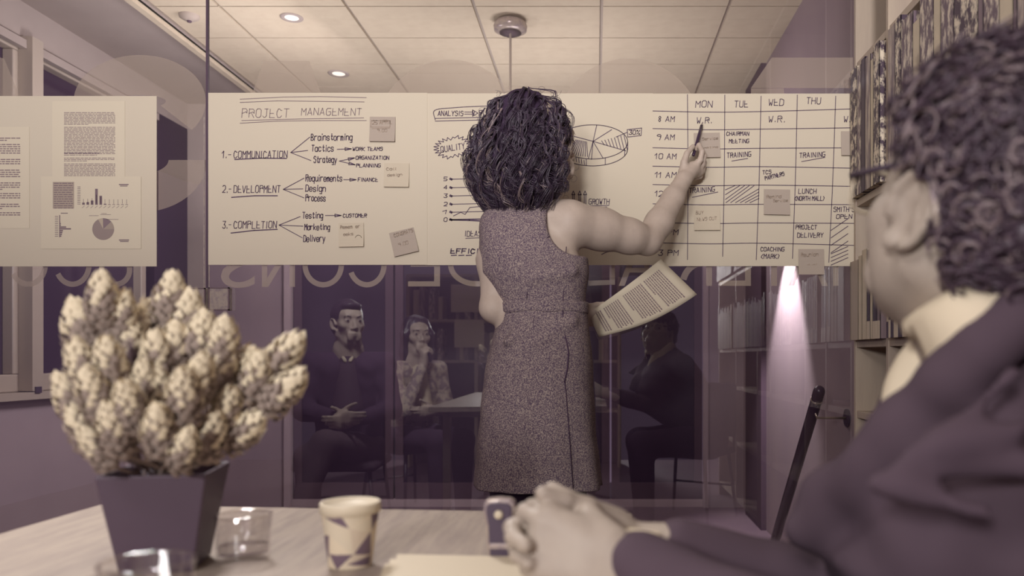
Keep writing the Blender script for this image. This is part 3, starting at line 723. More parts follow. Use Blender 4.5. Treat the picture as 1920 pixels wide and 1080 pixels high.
# --- third sheet
s3 = sheet('flipchart_sheet', 'large handwritten weekly timetable sheet marked MON TUE WED THU', 1222.5, 175.5, 1640, 499, M['paper'], y=GY-.0045)
k = Ink(y=GY-.0056)
for a, b in (((1289,177),(1289,487)),((1359,178),(1355,481)),((1427,180),(1418,487)),((1495,178),(1486,485)),((1567,180),(1554,492))): k.curve(a, ((a[0]+b[0])/2+1, (a[1]+b[1])/2), b)
for y0, y1 in ((208,203),(241,239),(277,277),(311.5,316),(346,350),(382,384),(417,419),(455,461)): k.curve((1224,y0),(1330,y0+2.2),(1430,y0+1),(1640,y1))
for t, x0, x1, yb in (('MON',1304,1335,201),('TUE',1377,1402,201),('WED',1441,1469,198),('THU',1512,1538,195)): k.text(t, x0, x1, yb, 12)
for t, x0, x1, yb in (('8 AM',1233,1264,228),('9 AM',1231,1264,262),('10 AM',1229,1267,298),('11 AM',1229,1267,333),('12 PM',1229,1267,368),('1 PM',1233,1271,402),('2 PM',1233,1271,440),('3 PM',1234,1271,479)): k.text(t, x0, x1, yb, 10)
k.text('W.R.', 1306, 1335, 231, 11); k.text('W.R.', 1441, 1472, 229, 11); k.text('W.R.', 1582, 1610, 229, 11)
for t, x0, x1, yb, h, r in (('CHAIRMAN',1362,1404,254,7,0),('MEETING',1367,1404,268,7,0),('TRAINING',1363,1408,296,9,-.06),('TRAINING',1499,1547,296,9,-.05),('TCS',1430,1446,327,7,-.1),('PARTNERS',1435,1472,338,7,-.25),('TRAINING',1292,1340,362,9,-.06),('LUNCH',1497,1530,363,9,0),('(NORTH MALL)',1491,1547,376,8,0),("SMITH'S",1563,1602,397,9,0),('OPEN',1568,1597,410,8,0),('PROJECT',1492,1531,430,8,0),('DELIVERY',1495,1543,445,8.5,0),('COACHING',1426,1470,471,7.5,0),('(MARK)',1428,1463,485,8.5,0)): k.text(t, x0, x1, yb, h, rot=r)
for a, b in (((1372,302),(1402,297)),((1503,303),(1547,295)),((1298,370),(1346,360))): k.line(a, b)
for i in range(9):
    x = 1360+i*9; k.line((max(1360,x-26),min(380,356+i*9)-0),(min(1423,x+18),max(348,348+(i-4)*6)))
for i in range(8): k.line((1558,432+i*14 if i < 4 else 476+(i-4)*7),(1590,410+i*14 if i < 4 else 462+(i-4)*7))
k.done('handwriting', M['ink'], s3)
# --- sticky notes
for (x0,y0,x1,y1,mt,rot,label,tx) in (
 (693,219,741,266,'sticky_grey',.01,'grey sticky note dated 25 APRIL right of the title',(('25 APRIL',5,.30,7),('9.00',14,.62,6))),
 (720,306,767,351,'sticky_pale',.01,'pale sticky note right of the word FINANCE',(('Call',4,.3,5),('design',6,.55,5))),
 (635,418,682,463,'sticky_pale',-.02,'pale sticky note with circled exclamation mark beside Marketing',(('Remember',3,.25,6),('weeks',4,.55,6),('!',36,.8,7))),
 (734,431,781,477,'sticky_grey',-.24,'tilted grey sticky note at the foot of the title sheet',(('CONGRATS',5,.3,6),('9.00',14,.7,7))),
 (1301,249,1350,296,'sticky_grey',-.02,'grey sticky note behind the raised pen hand',(('Service',16,.3,5),('meeting',14,.65,4))),
 (1301,386,1350,432,'sticky_pale',-.01,'pale sticky note on Monday afternoon of the timetable',(('BUY',4,.35,6),('NEWS OUT',6,.62,6))),
 (1432,355,1481,403,'sticky_grey',.02,'grey sticky note below TCS PARTNERS on the timetable',(('Remind',5,.35,6),('Service',18,.5,5))),
 (1497,467,1545,515,'sticky_grey',.0,'grey sticky note overhanging the foot of the timetable',(('Reunion',5,.3,7),('due!',16,.7,6))),
 (1577,246,1615,292,'sticky_grey',.0,'grey sticky note half hidden by the marbled volumes',())):
    o = sheet('sticky_note', label, x0, y0, x1, y1, M[mt], 'sticky note', GY-.0085, .0008, rot, .007, 'sticky notes on the sheets')
    q = Ink(y=GY-.0105, w=.0016)
    for t, ox, fy, h in tx: q.text(t, x0+ox, min(x0+ox+len(t)*4.6, x1-4), y0+(y1-y0)*fy, h, rot=rot-.05)
    if 'circled' in label: q.curve(*[(672+6.5*math.cos(a), 449+8*math.sin(a)) for a in np.linspace(0, 6.3, 12)])
    if 'APRIL' in label: q.line((696,226),(731,226),(731,238),(695,238),(696,226)); q.line((697,241),(731,240))
    if tx: q.line((x0+10, y0+(y1-y0)*.8),(x0+30, y0+(y1-y0)*.76))
    q.done('note_writing', M['pencil'], o)
# --- left-hand sheet with printed pages
s4 = sheet('backing_sheet', 'blank cream backing sheet carrying printed pages left of the glass joint', -70, 180, 293.5, 499.5, M['paper'])
def printed(label, x0, y0, x1, y1, y): return sheet('printed_page', label, x0, y0, x1, y1, M['sheet'], 'page', y, .0006, 0, .0, 'printed pages on the backing sheet')
def textblock(m, x0, x1, y0, y1, step, y, paras=(), gap=.18, h=.55):
    yy = y0; i = 0
    while yy < y1:
        if i not in paras:
            x = x0
            end = x1 if (i+1) not in paras else x0+(x1-x0)*random.uniform(.3, .8)
            while x < end-2:
                wd = random.uniform(3, 11); a, b = P(x, yy+step*h, y), P(min(x+wd, end), yy, y)
                m.add([(a.x, y, a.z), (b.x, y, a.z), (b.x, y, b.z), (a.x, y, b.z)], [(0,1,2,3)]); x += wd+1.3
        yy += step; i += 1
pg = printed('narrow printed page cut by the left edge of the photo', -70, 238, 55, 428, GY-.0042)
m = MB(); textblock(m, -60, 38, 258, 405, 4.0, GY-.0046, (2,9,14,20,25,30,34), h=.5); m.build('printed_text', M['print'], pg)
pg = printed('tall printed text page, topmost on the backing sheet', 98, 189.5, 234, 345, GY-.0042)
m = MB(); textblock(m, 120, 216, 210.5, 330, 2.75, GY-.0046, (9,30,34), h=.45); m.build('printed_text', M['print'], pg)
m = MB(); textblock(m, 120, 186, 286.5, 288, 3, GY-.0047, h=.7); m.build('printed_heading', M['print_dark'], pg)
pg = printed('landscape printed page of bar and pie charts below the text page', 77, 331, 264.5, 466.5, GY-.0052); yy = GY-.0056
def rect(m, x0, y0, x1, y1, y=yy): a, b = P(x0, y1, y), P(x1, y0, y); m.add([(a.x, y, a.z), (b.x, y, a.z), (b.x, y, b.z), (a.x, y, b.z)], [(0,1,2,3)])
m = MB(); rect(m, 99, 341, 139, 391); m.build('table_print', M['print_pale'], pg)
m = MB(); textblock(m, 101, 137, 343, 390, 4.2, yy-.0002, h=.35); 
for i in range(11): rect(m, 145, 350+i*3.2, 151, 351+i*3.2)
for i, hh in enumerate((4,5,8,30,17,2,1,1,1,1,1)):
    rect(m, 154+i*8.1, 384-hh, 159+i*8.1, 384); rect(m, 156+i*8.1, 374-hh*.3, 156.7+i*8.1, 382)
    k = 153+i*8.1; a = P(k, 390, yy); b = P(k+5, 386, yy); m.add([(a.x, yy, a.z), (a.x+.002, yy, a.z), (b.x+.002, yy, b.z), (b.x, yy, b.z)], [(0,1,2,3)])
for i in range(12): rect(m, 103, 405+i*3.4, 109, 406+i*3.4)
for i, L in enumerate((1,1,1,1,2,2,12,21,6,5,4,3)): rect(m, 112, 404+i*3.4, 112+L, 406.6+i*3.4)
rect(m, 111, 403, 112, 445); rect(m, 114, 399, 127, 400.5); rect(m, 223, 345, 241, 347); rect(m, 225, 348, 239, 349.5); rect(m, 223, 449, 242, 451); rect(m, 225, 452, 241, 453.5)
for a in ((167,404,185),(188,402,208),(200,411,222),(190,400,200)): rect(m, a[0], a[1], a[2], a[1]+.7)
m.build('bar_chart_print', M['print_dark'], pg)
def wedge(a0, a1, mt, y):
    c = P(193.5, 429.5, y); r = 20.5/F*GY; n = max(2, int(abs(a1-a0)/.15)); V = [(c.x, y, c.z)]+[(c.x+r*math.cos(a0+(a1-a0)*i/n), y, c.z+r*math.sin(a0+(a1-a0)*i/n)) for i in range(n+1)]
    meshobj('pie_slice', V, [(0, i+1, i+2) for i in range(n)], mt, pg)
pm = [mat('pie_a', '958580', .7), mat('pie_b', '857378', .7), mat('pie_c', 'b5a694', .7), mat('pie_d', 'a39488', .7)]
wedge(-math.pi, .0, pm[0], yy); wedge(0, .75, pm[3], yy); wedge(.75, 1.6, pm[1], yy); wedge(1.6, 2.05, pm[2], yy); wedge(2.05, math.pi, pm[0], yy)
# ---------------------------------------------------------------- lettering on the far face of the glass, read from outside
def glyph(ch, x0, x1, yb, h, mt, parent, stroke=.0):
    cu = bpy.data.curves.new('letter', 'FONT'); cu.body = ch; cu.size = 1; cu.extrude = 0; cu.resolution_u = 6
    if ch in 'CONSUDR': cu.offset = 0
    o = bpy.data.objects.new('letter', cu); COL.objects.link(o); dg = bpy.context.evaluated_depsgraph_get(); me = bpy.data.meshes.new_from_object(o.evaluated_get(dg)); bpy.data.objects.remove(o)
    n = len(me.vertices); co = np.empty(n*3); me.vertices.foreach_get('co', co); co = co.reshape(-1, 3); lo, hi = co.min(0), co.max(0)
    a, b = P(x0, yb, GY+.012), P(x1, yb-h, GY+.012)
    out = np.empty_like(co); out[:,0] = b.x-(co[:,0]-lo[0])/(hi[0]-lo[0])*(b.x-a.x); out[:,1] = GY+.0125; out[:,2] = a.z+(co[:,1]-lo[1])/(hi[1]-lo[1])*(b.z-a.z)
    me.vertices.foreach_set('co', out.ravel()); me.materials.clear(); me.materials.append(mt); me.update(); me.name = 'letter'
    return put(bpy.data.objects.new('letter', me), parent)
lt = thing('window_lettering', 'pale reversed capital letters running along the glass below the papers', 'lettering', tuple(P(900, 520, GY+.012)))
def arcs(m, cx, cy, rx, ry, t, a0, a1, n=28, y=GY+.0125):
    V = []
    for i in range(n+1):
        a = math.radians(a0+(a1-a0)*i/n)
        for r in (0, 1): p = P(cx+(rx-t*r)*math.cos(a), cy-(ry-t*r)*math.sin(a), y); V.append((p.x, y, p.z))
    m.add(V, [(2*i, 2*i+1, 2*i+3, 2*i+2) for i in range(n)])
def quad(m, pts, y=GY+.0125): V = [tuple(P(a, b, y)) for a, b in pts]; m.add(V, [tuple(range(len(V)))])
def letter(fn): m = MB(); fn(m); m.build('letter', M['vinyl'], lt)
letter(lambda m: arcs(m, 53, 496, 37, 42, 10, -152, 152)); letter(lambda m: arcs(m, 136, 496, 36, 42, 10, -152, 152))
letter(lambda m: (arcs(m, 217, 506, 31, 32, 10, -180, 0), quad(m, ((186,506),(196,506),(196,455),(186,455))), quad(m, ((238,506),(248,506),(248,455),(238,455)))))
glyph('S', 414, 478, 540, 88, M['vinyl'], lt)
letter(lambda m: (quad(m, ((491,538),(501,538),(501,455),(491,455))), quad(m, ((543,538),(553,538),(553,455),(543,455))), quad(m, ((491,538),(503,538),(553,455),(541,455)), GY+.0127)))
letter(lambda m: arcs(m, 606, 497, 39, 42, 10, 0, 360, 40)); letter(lambda m: arcs(m, 688, 497, 37, 42, 10, -158, 158))
letter(lambda m: (quad(m, ((814,537),(825,537),(825,455),(814,455))), quad(m, ((765,537),(814,537),(814,527.5),(765,527.5))), quad(m, ((770,500),(814,500),(814,491),(770,491)))))
letter(lambda m: (arcs(m, 892, 496, 52, 41, 10, 90, 270), quad(m, ((892,537),(910,537),(910,455),(900,455),(900,527),(892,527)))))
letter(lambda m: (quad(m, ((1143,534),(1153,534),(1153,455),(1143,455))), quad(m, ((1103,536),(1143,534),(1143,525),(1103,526)))))
letter(lambda m: (quad(m, ((1160,536),(1171,536),(1202,455),(1191,455))), quad(m, ((1222,536),(1233,536),(1202,455),(1191,455)), GY+.0127), quad(m, ((1173,511),(1220,511),(1217,502),(1177,502)), GY+.0129)))
letter(lambda m: arcs(m, 1318, 535, 44, 48, 12, 100, 165)); letter(lambda m: quad(m, ((1324,536),(1335,536),(1335,455),(1324,455))))
letter(lambda m: (quad(m, ((1397,536),(1408,536),(1408,455),(1397,455))), quad(m, ((1348,536),(1397,536),(1397,526),(1348,526)))))
letter(lambda m: quad(m, ((1446,536),(1457,536),(1457,455),(1446,455))))
letter(lambda m: (quad(m, ((1478,536),(1489,536),(1521,455),(1510,455))), quad(m, ((1541,536),(1552,536),(1521,455),(1510,455)), GY+.0127)))
letter(lambda m: quad(m, ((1562,536),(1572,536),(1572,455),(1562,455))))
bl = thing('window_lettering', 'huge frosted reversed letters on the glass, mostly hidden behind the papers', 'lettering', tuple(P(700, 250, GY+.02)))
def big(fn): m = MB(); fn(m); m.build('letter', M['frost'], bl)
Y2 = GY+.0135
big(lambda m: (arcs(m, 262, 190, 124, 87, 75, -38, 180, 40, Y2), quad(m, ((138,190),(213,190),(240,262),(200,290)), Y2)))
big(lambda m: arcs(m, 262, 300, 126, 98, 72, -90, 0, 24, Y2))
big(lambda m: (quad(m, ((494,113),(580,115),(682,400),(610,400),(537,190),(467,400),(397,400)), Y2)))
big(lambda m: arcs(m, 843, 260, 142, 148, 82, 0, 360, 56, Y2)); big(lambda m: arcs(m, 1178, 260, 142, 150, 88, 0, 360, 56, Y2))
big(lambda m: quad(m, ((1447,108),(1600,108),(1600,165),(1408,165)), Y2)); big(lambda m: quad(m, ((1408,165.5),(1470,165.5),(1470,400),(1408,400)), Y2))
big(lambda m: quad(m, ((-60,90),(8,110),(36,178),(60,300),(-60,300)), Y2))
# ================================================================ TABLE AND THINGS ON IT
TZ = .740
tb = thing('table', 'pale wood meeting table in the foreground carrying vase and cups', 'table', (-.4, .5, 0))
m = MB(); A, B_, C_, D_ = P(187, 946, 1), P(1185, 962, 1), None, None
yl = .26*F/(946-HY); yr = .26*F/(962-HY); xl = (187-CX)/F*yl; xr = (1185-CX)/F*yr
V = [(xl, yl), (xr, yr), (xr-.0, -.35), (xl-.02, -.35)]
V3 = [(x, y, TZ) for x, y in V]+[(x, y, TZ-.028) for x, y in V]
meshobj('tabletop', V3, [(3,2,1,0),(4,5,6,7),(0,1,5,4),(1,2,6,5),(2,3,7,6),(3,0,4,7)], M['table'], tb).modifiers.new('bevel', 'BEVEL').width = .002
for x, y in ((xl+.08, yl-.10), (xr-.08, yr-.10), (xl+.08, -.25), (xr-.08, -.25)): MB().box((x-.02, y-.02, 0), (x+.02, y+.02, TZ-.028)).build('leg', M['metal'], tb, bevel=.002)
MB().box((xl+.08, yl-.12, TZ-.06), (xr-.08, yl-.08, TZ-.028)).build('rail', M['metal'], tb)
MB().box((xl+.08, -.27, TZ-.06), (xr-.08, -.23, TZ-.028)).build('rail', M['metal'], tb)
def onT(px, py):   # point on the table top seen at a pixel
    d = (CH-TZ)*F/(py-HY); return Vector(((px-CX)/F*d, d, TZ))
# ---- pot of dried flowers
fp = thing('potted_flowers', 'square dark pot of pale dried flower heads at the left of the table', 'potted plant', (-.53, .98, TZ))
c = Vector((-.536, 1.0, 0)); ph = .121; ang = math.radians(12); ex = Vector((math.cos(ang), math.sin(ang), 0)); ey = Vector((-math.sin(ang), math.cos(ang), 0))
def ring(h, z): return [tuple(c+ex*(sx*h)+ey*(sy*h)+Vector((0, 0, z))) for sx, sy in ((-1,-1),(1,-1),(1,1),(-1,1))]
V = ring(.041, TZ+.0005)+ring(.0605, TZ+ph)+ring(.0555, TZ+ph)+ring(.050, TZ+ph-.03)
Fq = [(3,2,1,0)]+[(l*4+i, l*4+(i+1)%4, l*4+4+(i+1)%4, l*4+4+i) for l in range(3) for i in range(4)]+[(12,13,14,15)]
o = meshobj('pot', V, Fq, M['pot'], fp); bv = o.modifiers.new('bevel', 'BEVEL'); bv.width = .004; bv.segments = 3
V = ring(.051, TZ+ph-.02); meshobj('soil', V, [(0,1,2,3)], M['darkmatte'], fp)
def bract_head(seed, rows=9):
    rnd = random.Random(seed); V = []; Fc = []; N = 0; total = 76
    for i in range(total):
        t = i/(total-1); th = i*2.39996+rnd.uniform(-.2, .2); z = -.5+t*.95
        r = .44*math.sin(math.pi*min(1, (t*.82+.15)))**.55; up = .35+.95*t+rnd.uniform(-.15, .15); L = .26*(1-.3*t)*rnd.uniform(.8, 1.2); W = .13*(1-.25*t)
        rad = Vector((math.cos(th), math.sin(th), 0)); tan = Vector((-math.sin(th), math.cos(th), 0)); dirv = (rad*math.cos(up)+Vector((0,0,1))*math.sin(up))
        nv = (rad*math.sin(up)-Vector((0,0,1))*math.cos(up)); b = rad*r*.62+Vector((0, 0, z))
        p = [b-tan*W*.4, b+tan*W*.4, b+dirv*L*.55+tan*W+nv*.02, b+dirv*L*.55-tan*W+nv*.02, b+dirv*L*.6+nv*.07, b+dirv*L-nv*.06*1]
        n = len(V); V += p; Fc += [(n, n+1, n+4), (n+1, n+2, n+4), (n+2, n+5, n+4), (n+5, n+3, n+4), (n+3, n, n+4)]
    core = MB().lathe([(0, -.56), (.16, -.5), (.27, -.25), (.29, 0), (.2, .3), (.06, .48), (0, .5)], n=12); n = len(V); V += core.V; nf = len(Fc); Fc += [tuple(i+n for i in f) for f in core.F]
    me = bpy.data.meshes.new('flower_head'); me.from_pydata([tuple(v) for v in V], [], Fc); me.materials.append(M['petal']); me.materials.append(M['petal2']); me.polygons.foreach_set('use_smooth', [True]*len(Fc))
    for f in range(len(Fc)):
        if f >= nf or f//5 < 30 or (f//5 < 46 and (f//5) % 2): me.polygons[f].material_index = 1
    return me
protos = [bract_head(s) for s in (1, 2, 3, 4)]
H = [(193,566,0,.96,1),(319,564,4,1.0,1),(157,622,-22,1.0,1.15),(228,602,5,.95,1),(275,618,0,1.0,1.05),(348,606,6,1.0,1.15),(418,650,8,.93,1.0),(160,693,-15,.9,1.05),(209,690,-4,.9,1.05),(246,652,3,.95,.95),
 (182,744,-14,.86,1.05),(137,752,-24,.92,1.0),(246,765,-6,.86,1),(273,722,0,.9,.9),(217,808,-6,.85,1.05),(160,808,-24,.9,.95),(300,812,4,.85,1.05),(346,748,8,.87,1.1),(372,714,20,.88,1.0),(414,706,16,.92,1.05),(447,699,30,.93,1.0),
 (480,712,14,.93,1.0),(528,672,40,.95,1.05),(530,736,46,.93,1.05),(456,809,50,.9,1.0),(423,774,20,.9,.95),(394,822,18,.87,1.0),(346,845,24,.85,.9),(327,662,2,.95,1.05),(378,640,8,.98,1.05),(296,678,-3,.93,1.05),(391,678,10,.97,1.0),(186,842,-30,.88,.9),(300,742,0,.92,.95),(330,700,4,1.0,.9),(260,690,-2,1.02,.95)]
rnd = random.Random(3); tubes = MB()
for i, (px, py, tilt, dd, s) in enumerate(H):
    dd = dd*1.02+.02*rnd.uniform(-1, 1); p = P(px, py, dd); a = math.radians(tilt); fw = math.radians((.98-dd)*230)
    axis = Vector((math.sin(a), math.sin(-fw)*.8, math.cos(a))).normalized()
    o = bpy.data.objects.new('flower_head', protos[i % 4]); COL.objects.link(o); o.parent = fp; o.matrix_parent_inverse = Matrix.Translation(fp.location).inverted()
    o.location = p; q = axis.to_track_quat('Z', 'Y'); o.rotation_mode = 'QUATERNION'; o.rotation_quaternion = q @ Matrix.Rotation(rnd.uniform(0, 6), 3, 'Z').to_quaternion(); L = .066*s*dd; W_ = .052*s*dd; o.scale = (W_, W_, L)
    base = p-axis*L*.45; root = c+ex*rnd.uniform(-.035, .035)+ey*rnd.uniform(-.035, .035)+Vector((0, 0, TZ+ph-.02)); mid = (base+root)/2+Vector((0, 0, .01))-axis*.01
    m = MB(); pts = [root, root*.6+mid*.4+Vector((0,0,.004)), mid, mid*.4+base*.6, base]; m.tube(pts, [.0022,.002,.002,.002,.0022], 6); m.build('stem', M['stem'], fp, True)
m = MB()
for i in range(150):   # grey-green leaves that fill the bunch
    px, py = rnd.gauss(300, 78), rnd.uniform(640, 872); dd = rnd.uniform(.96, 1.06)
    if abs(px-300) > 60+(880-py)*.75: continue
    p = P(px, py, dd); d = Vector((rnd.uniform(-.8,.8)+(px-300)/160, rnd.uniform(-.6,.6), rnd.uniform(.5, 1.2))).normalized(); t = d.orthogonal().normalized(); t = Matrix.Rotation(rnd.uniform(0, 6), 3, d) @ t; L = rnd.uniform(.022, .04); W_ = .006
    m.add([p-d*L/2, p+t*W_, p+d*L/2, p-t*W_, p+d.cross(t)*.003], [(0,1,4),(1,2,4),(2,3,4),(3,0,4)])
lf = m.build('leaves', M['leaf'], fp); lf['kind'] = 'stuff'
# ---- tumblers
def tumbler(label, x, y, r, h, water):
    t = thing('drinking_glass', label, 'drinking glass', (x, y, TZ), None); z = TZ+.0008
    MB().lathe([(0, 0), (r*.90, 0), (r*.93, .003), (r, h-.001), (r-.0006, h), (r-.0022, h-.001), (r*.93-.0025, .008), (0, .007)], (x, y, z), 40).build('tumbler', M['tumbler'], t, True)
    MB().lathe([(r-.0028, h-.0034), (r+.0004, h-.0026), (r+.0008, h-.0003), (r-.0010, h+.0010), (r-.0030, h-.0006), (r-.0028, h-.0034)], (x, y, z), 40).build('rim', M['tumbler'], t, True)
    MB().lathe([(0, .0075), (r*.93-.003, .0085), (r*.955-.003, water), (0, water)], (x, y, z), 40).build('water', M['water'], t, True)
q = P(275, 1062, .70); tumbler('drinking glass nearest the camera in front of the dark pot', q.x, .70, .0385, q.z-TZ+.004, .025)
q = P(457, 972, 1.03); tumbler('drinking glass of water standing right of the dark pot', q.x, 1.03, .0345, q.z-TZ+.005, .018)
# ---- paper cup with faceted print
dC = 1.0; q = P(657, 945, dC); cx, cy = q.x, dC; zt = q.z; h = zt-TZ; cu = thing('paper_cup', 'paper cup with dark and pale triangle print and white lid', 'cup', (cx, cy, TZ))
rt, rb = .0355, .0262
V = []; Fc = []; FM = []
tris = [((142,232),(180,232),(158,330),2),((180,232),(275,228),(305,290),0),((180,232),(305,290),(200,330),3),((180,232),(200,330),(158,335),3),((275,228),(390,222),(305,290),3),((390,222),(412,228),(390,320),0),((305,290),(395,240),(388,325),3),((158,345),(200,330),(190,440),0),((200,330),(305,290),(322,438),3),((190,440),(200,330),(322,438),2),((305,290),(388,325),(322,438),1),((388,325),(385,455),(322,438),0),
        ((158,350),(190,440),(160,520),0),((190,440),(215,520),(160,420),3),((190,440),(322,438),(235,528),0),((322,438),(385,460),(285,495),1),((285,495),(385,460),(380,515),0),((322,438),(285,495),(248,525),3),((285,495),(315,527),(250,527),3)]
cmats = [M['cup_d'], M['cup_m'], M['cup_l'], M['white']]
NS, NR = 60, 16
def wall(r0, r1, z0, z1, th): t = (th) ; return 
def cmat(u, v):   # u px offset -1..1 across the front, v 0 top..1 bottom; crop coordinates of the print
    X = 272+u*(133-22*v); Y = 225+v*300
    for a, b, c_, k in tris:
        d1 = (X-b[0])*(a[1]-b[1])-(a[0]-b[0])*(Y-b[1]); d2 = (X-c_[0])*(b[1]-c_[1])-(b[0]-c_[0])*(Y-c_[1]); d3 = (X-a[0])*(c_[1]-a[1])-(c_[0]-a[0])*(Y-a[1])
        if not ((d1 < 0 or d2 < 0 or d3 < 0) and (d1 > 0 or d2 > 0 or d3 > 0)): return k
    return 2
NS, NR = 240, 110
for j in range(NR+1):
    v = j/NR; r = rt*.97+(rb-rt*.97)*v; z = zt-.010-(h-.011)*v
    for i in range(NS): a = 2*math.pi*i/NS; V.append((cx+r*math.sin(a), cy-r*math.cos(a), z))
for j in range(NR):
    for i in range(NS):
        Fc.append((j*NS+i, (j+1)*NS+i, (j+1)*NS+(i+1)%NS, j*NS+(i+1)%NS)); a = 2*math.pi*(i+.5)/NS; s_ = math.sin(a)
        FM.append(cmat(s_, (j+.5)/NR))
meshobj('cup_wall', V, Fc, cmats, cu, True, FM)
MB().lathe([(0, -.0), (rb, 0), (rb, .003), (0, .003)], (cx, cy, TZ+.0008), 40).build('base', M['white'], cu, True)
MB().lathe([(0, -.003), (rt-.004, -.003), (rt-.003, .000), (rt+.0005, .0005), (rt+.0015, -.001), (rt+.0015, -.012), (rt-.0005, -.013), (rt-.004, -.012)], (cx, cy, zt+.003), 40).build('lid', M['white'], cu, True)
# ---- stapler seen end-on
q = onT(940, 1056); q.z = TZ+.001; st = thing('stapler', 'dark stapler with a pale round stud standing on end beside the clasped hands', 'stapler', tuple(q))
yb_ = 1.02
def sp_(px, py, d): return tuple(P(px, py, d))
sil = [(915,1053),(912,1010),(911,985),(906,955),(907,943),(914,937),(935,935),(956,937),(965,943),(966,955),(960,985),(958,1010),(958,1053)]
def slab(name, pts, d0, d1, mt, par, bevel=.002):
    n = len(pts); a = [P(x, y, yb_) for x, y in pts]; V = [(p.x, d0, p.z) for p in a]+[(p.x, d1, p.z) for p in a]
    o = meshobj(name, V, [tuple(range(n)), tuple(range(2*n-1, n-1, -1))]+[(i, i+n, (i+1) % n+n, (i+1) % n) for i in range(n)], mt, par)
    b = o.modifiers.new('bevel', 'BEVEL'); b.width = bevel; b.segments = 3; b.limit_method = 'ANGLE'; return o
slab('body', sil, yb_, yb_+.022, M['plate'], st, .003)
ins = [(936+(x-936)*.80, 994+(y-994)*.88) for x, y in sil]; slab('face_plate', ins, yb_-.003, yb_+.002, M['dark'], st, .001)
p = P(935, 965, yb_-.003); MB().tube([(p.x, yb_-.003, p.z), (p.x, yb_-.007, p.z)], [.006, .005], 20).build('stud', M['white'], st, True)
for y0, y1 in ((1018,1028),(1046,1050)): slab('band', [(918,y1),(918,y0),(954,y0),(954,y1)], yb_-.005, yb_-.002, M['plate'], st, .0008)
# ---- papers on the table
for k, (a, b, c_, d_, lb) in enumerate((((722,1062),(990,1064),(1010,1500),(560,1500),'undermost white page of the stack by the clasped hands'),((732,1056),(985,1058),(1000,1500),(600,1500),'middle white page of the stack by the clasped hands'),((745,1050),(986,1055),(1000,1500),(640,1500),'topmost white page of the stack by the clasped hands'))):
    V = [onT(*p) for p in (a, b, c_, d_)]; z = TZ+.0012+.0022*k; V3 = [(v.x, v.y, z) for v in V]+[(v.x, v.y, z+.002) for v in V]
    tag(meshobj('paper_sheet', V3, [(0,1,2,3),(7,6,5,4),(0,4,5,1),(1,5,6,2),(2,6,7,3),(3,7,4,0)], M['white'], None), lb, 'paper', 'pages on the table')
# ================================================================ CHAIRS
def chair(label, x, y, az, mt, backh=.40, group=None):
    t = thing('office_chair', label, 'chair', (x, y, 0), group); R = Matrix.Rotation(az, 3, 'Z'); c0 = Vector((x, y, 0)); w = lambda *p: R @ Vector(p)+c0
    def pad(name, lo, hi, n=1):
        cc = [(a+b)/2 for a, b in zip(lo, hi)]; o = MB().box(lo, hi, R, c0).build(name, mt, t, True); b = o.modifiers.new('bevel', 'BEVEL'); b.width = .022; b.segments = 4
    pad('seat', (-.22, -.22, .40), (.22, .22, .445)); pad('backrest', (-.21, -.25, .50), (.21, -.215, .50+backh))
    for sx in (-.2, .2): MB().tube([w(sx, -.22, .42), w(sx, -.235, .60)], .010, 8).build('back_frame', M['dark'], t, True)
    for sx in (-1, 1):
        for sy in (-1, 1): MB().tube([w(sx*.18, sy*.18, .41), w(sx*.22, sy*.22, .004)], [.012, .009], 8).build('leg', M['dark'], t, True)
    MB().tube([w(-.20, -.20, .2), w(.20, -.20, .2)], .007, 8).build('stretcher', M['dark'], t, True)
chair('dark office chair under the curly-haired man with spectacles', .58, .66, math.radians(32), M['darkmatte'], .34)
chair('dark chair under the mirrored man with the open collar', -1.38, 1.22, math.radians(-3), M['darkmatte'], .36)
chair('dark chair under the mirrored long-haired woman', -1.20, .42, math.radians(-52), M['darkmatte'], .36)
# ================================================================ STANDING WOMAN
DW = 2.36
W = lambda px, py, d=DW: np.array(P(px, py, d))
wm = thing('person', 'standing woman with dark curly hair and tweed dress, raising a pen to the timetable', 'person', (-.17, DW, 0))
hc = W(1016, 268, 2.38); hf = (.82, .57, -.02)
B = SDF()
Rw, Tw = head(B, hc, hf, sc=1.0, fem=True)
nk = W(985, 395, 2.37)
B.cone(hc+np.array([-.03,-.01,-.05]), nk, .050, .052, .02)
ls, rs_ = W(950, 424, 2.37), W(1068, 412, 2.36)
B.loft([(1.40, nk[0], DW, .08, .05), (1.36, -.205, DW, .13, .070), (1.29, -.195, DW, .150, .095), (1.18, -.165, DW, .115, .09), (1.05, -.165, DW, .135, .11), (.93, -.168, DW, .150, .12), (.85, -.168, DW, .14, .11)], .03)
B.cone(nk, ls, .045, .045, .04); B.cone(nk, rs_, .045, .052, .04)
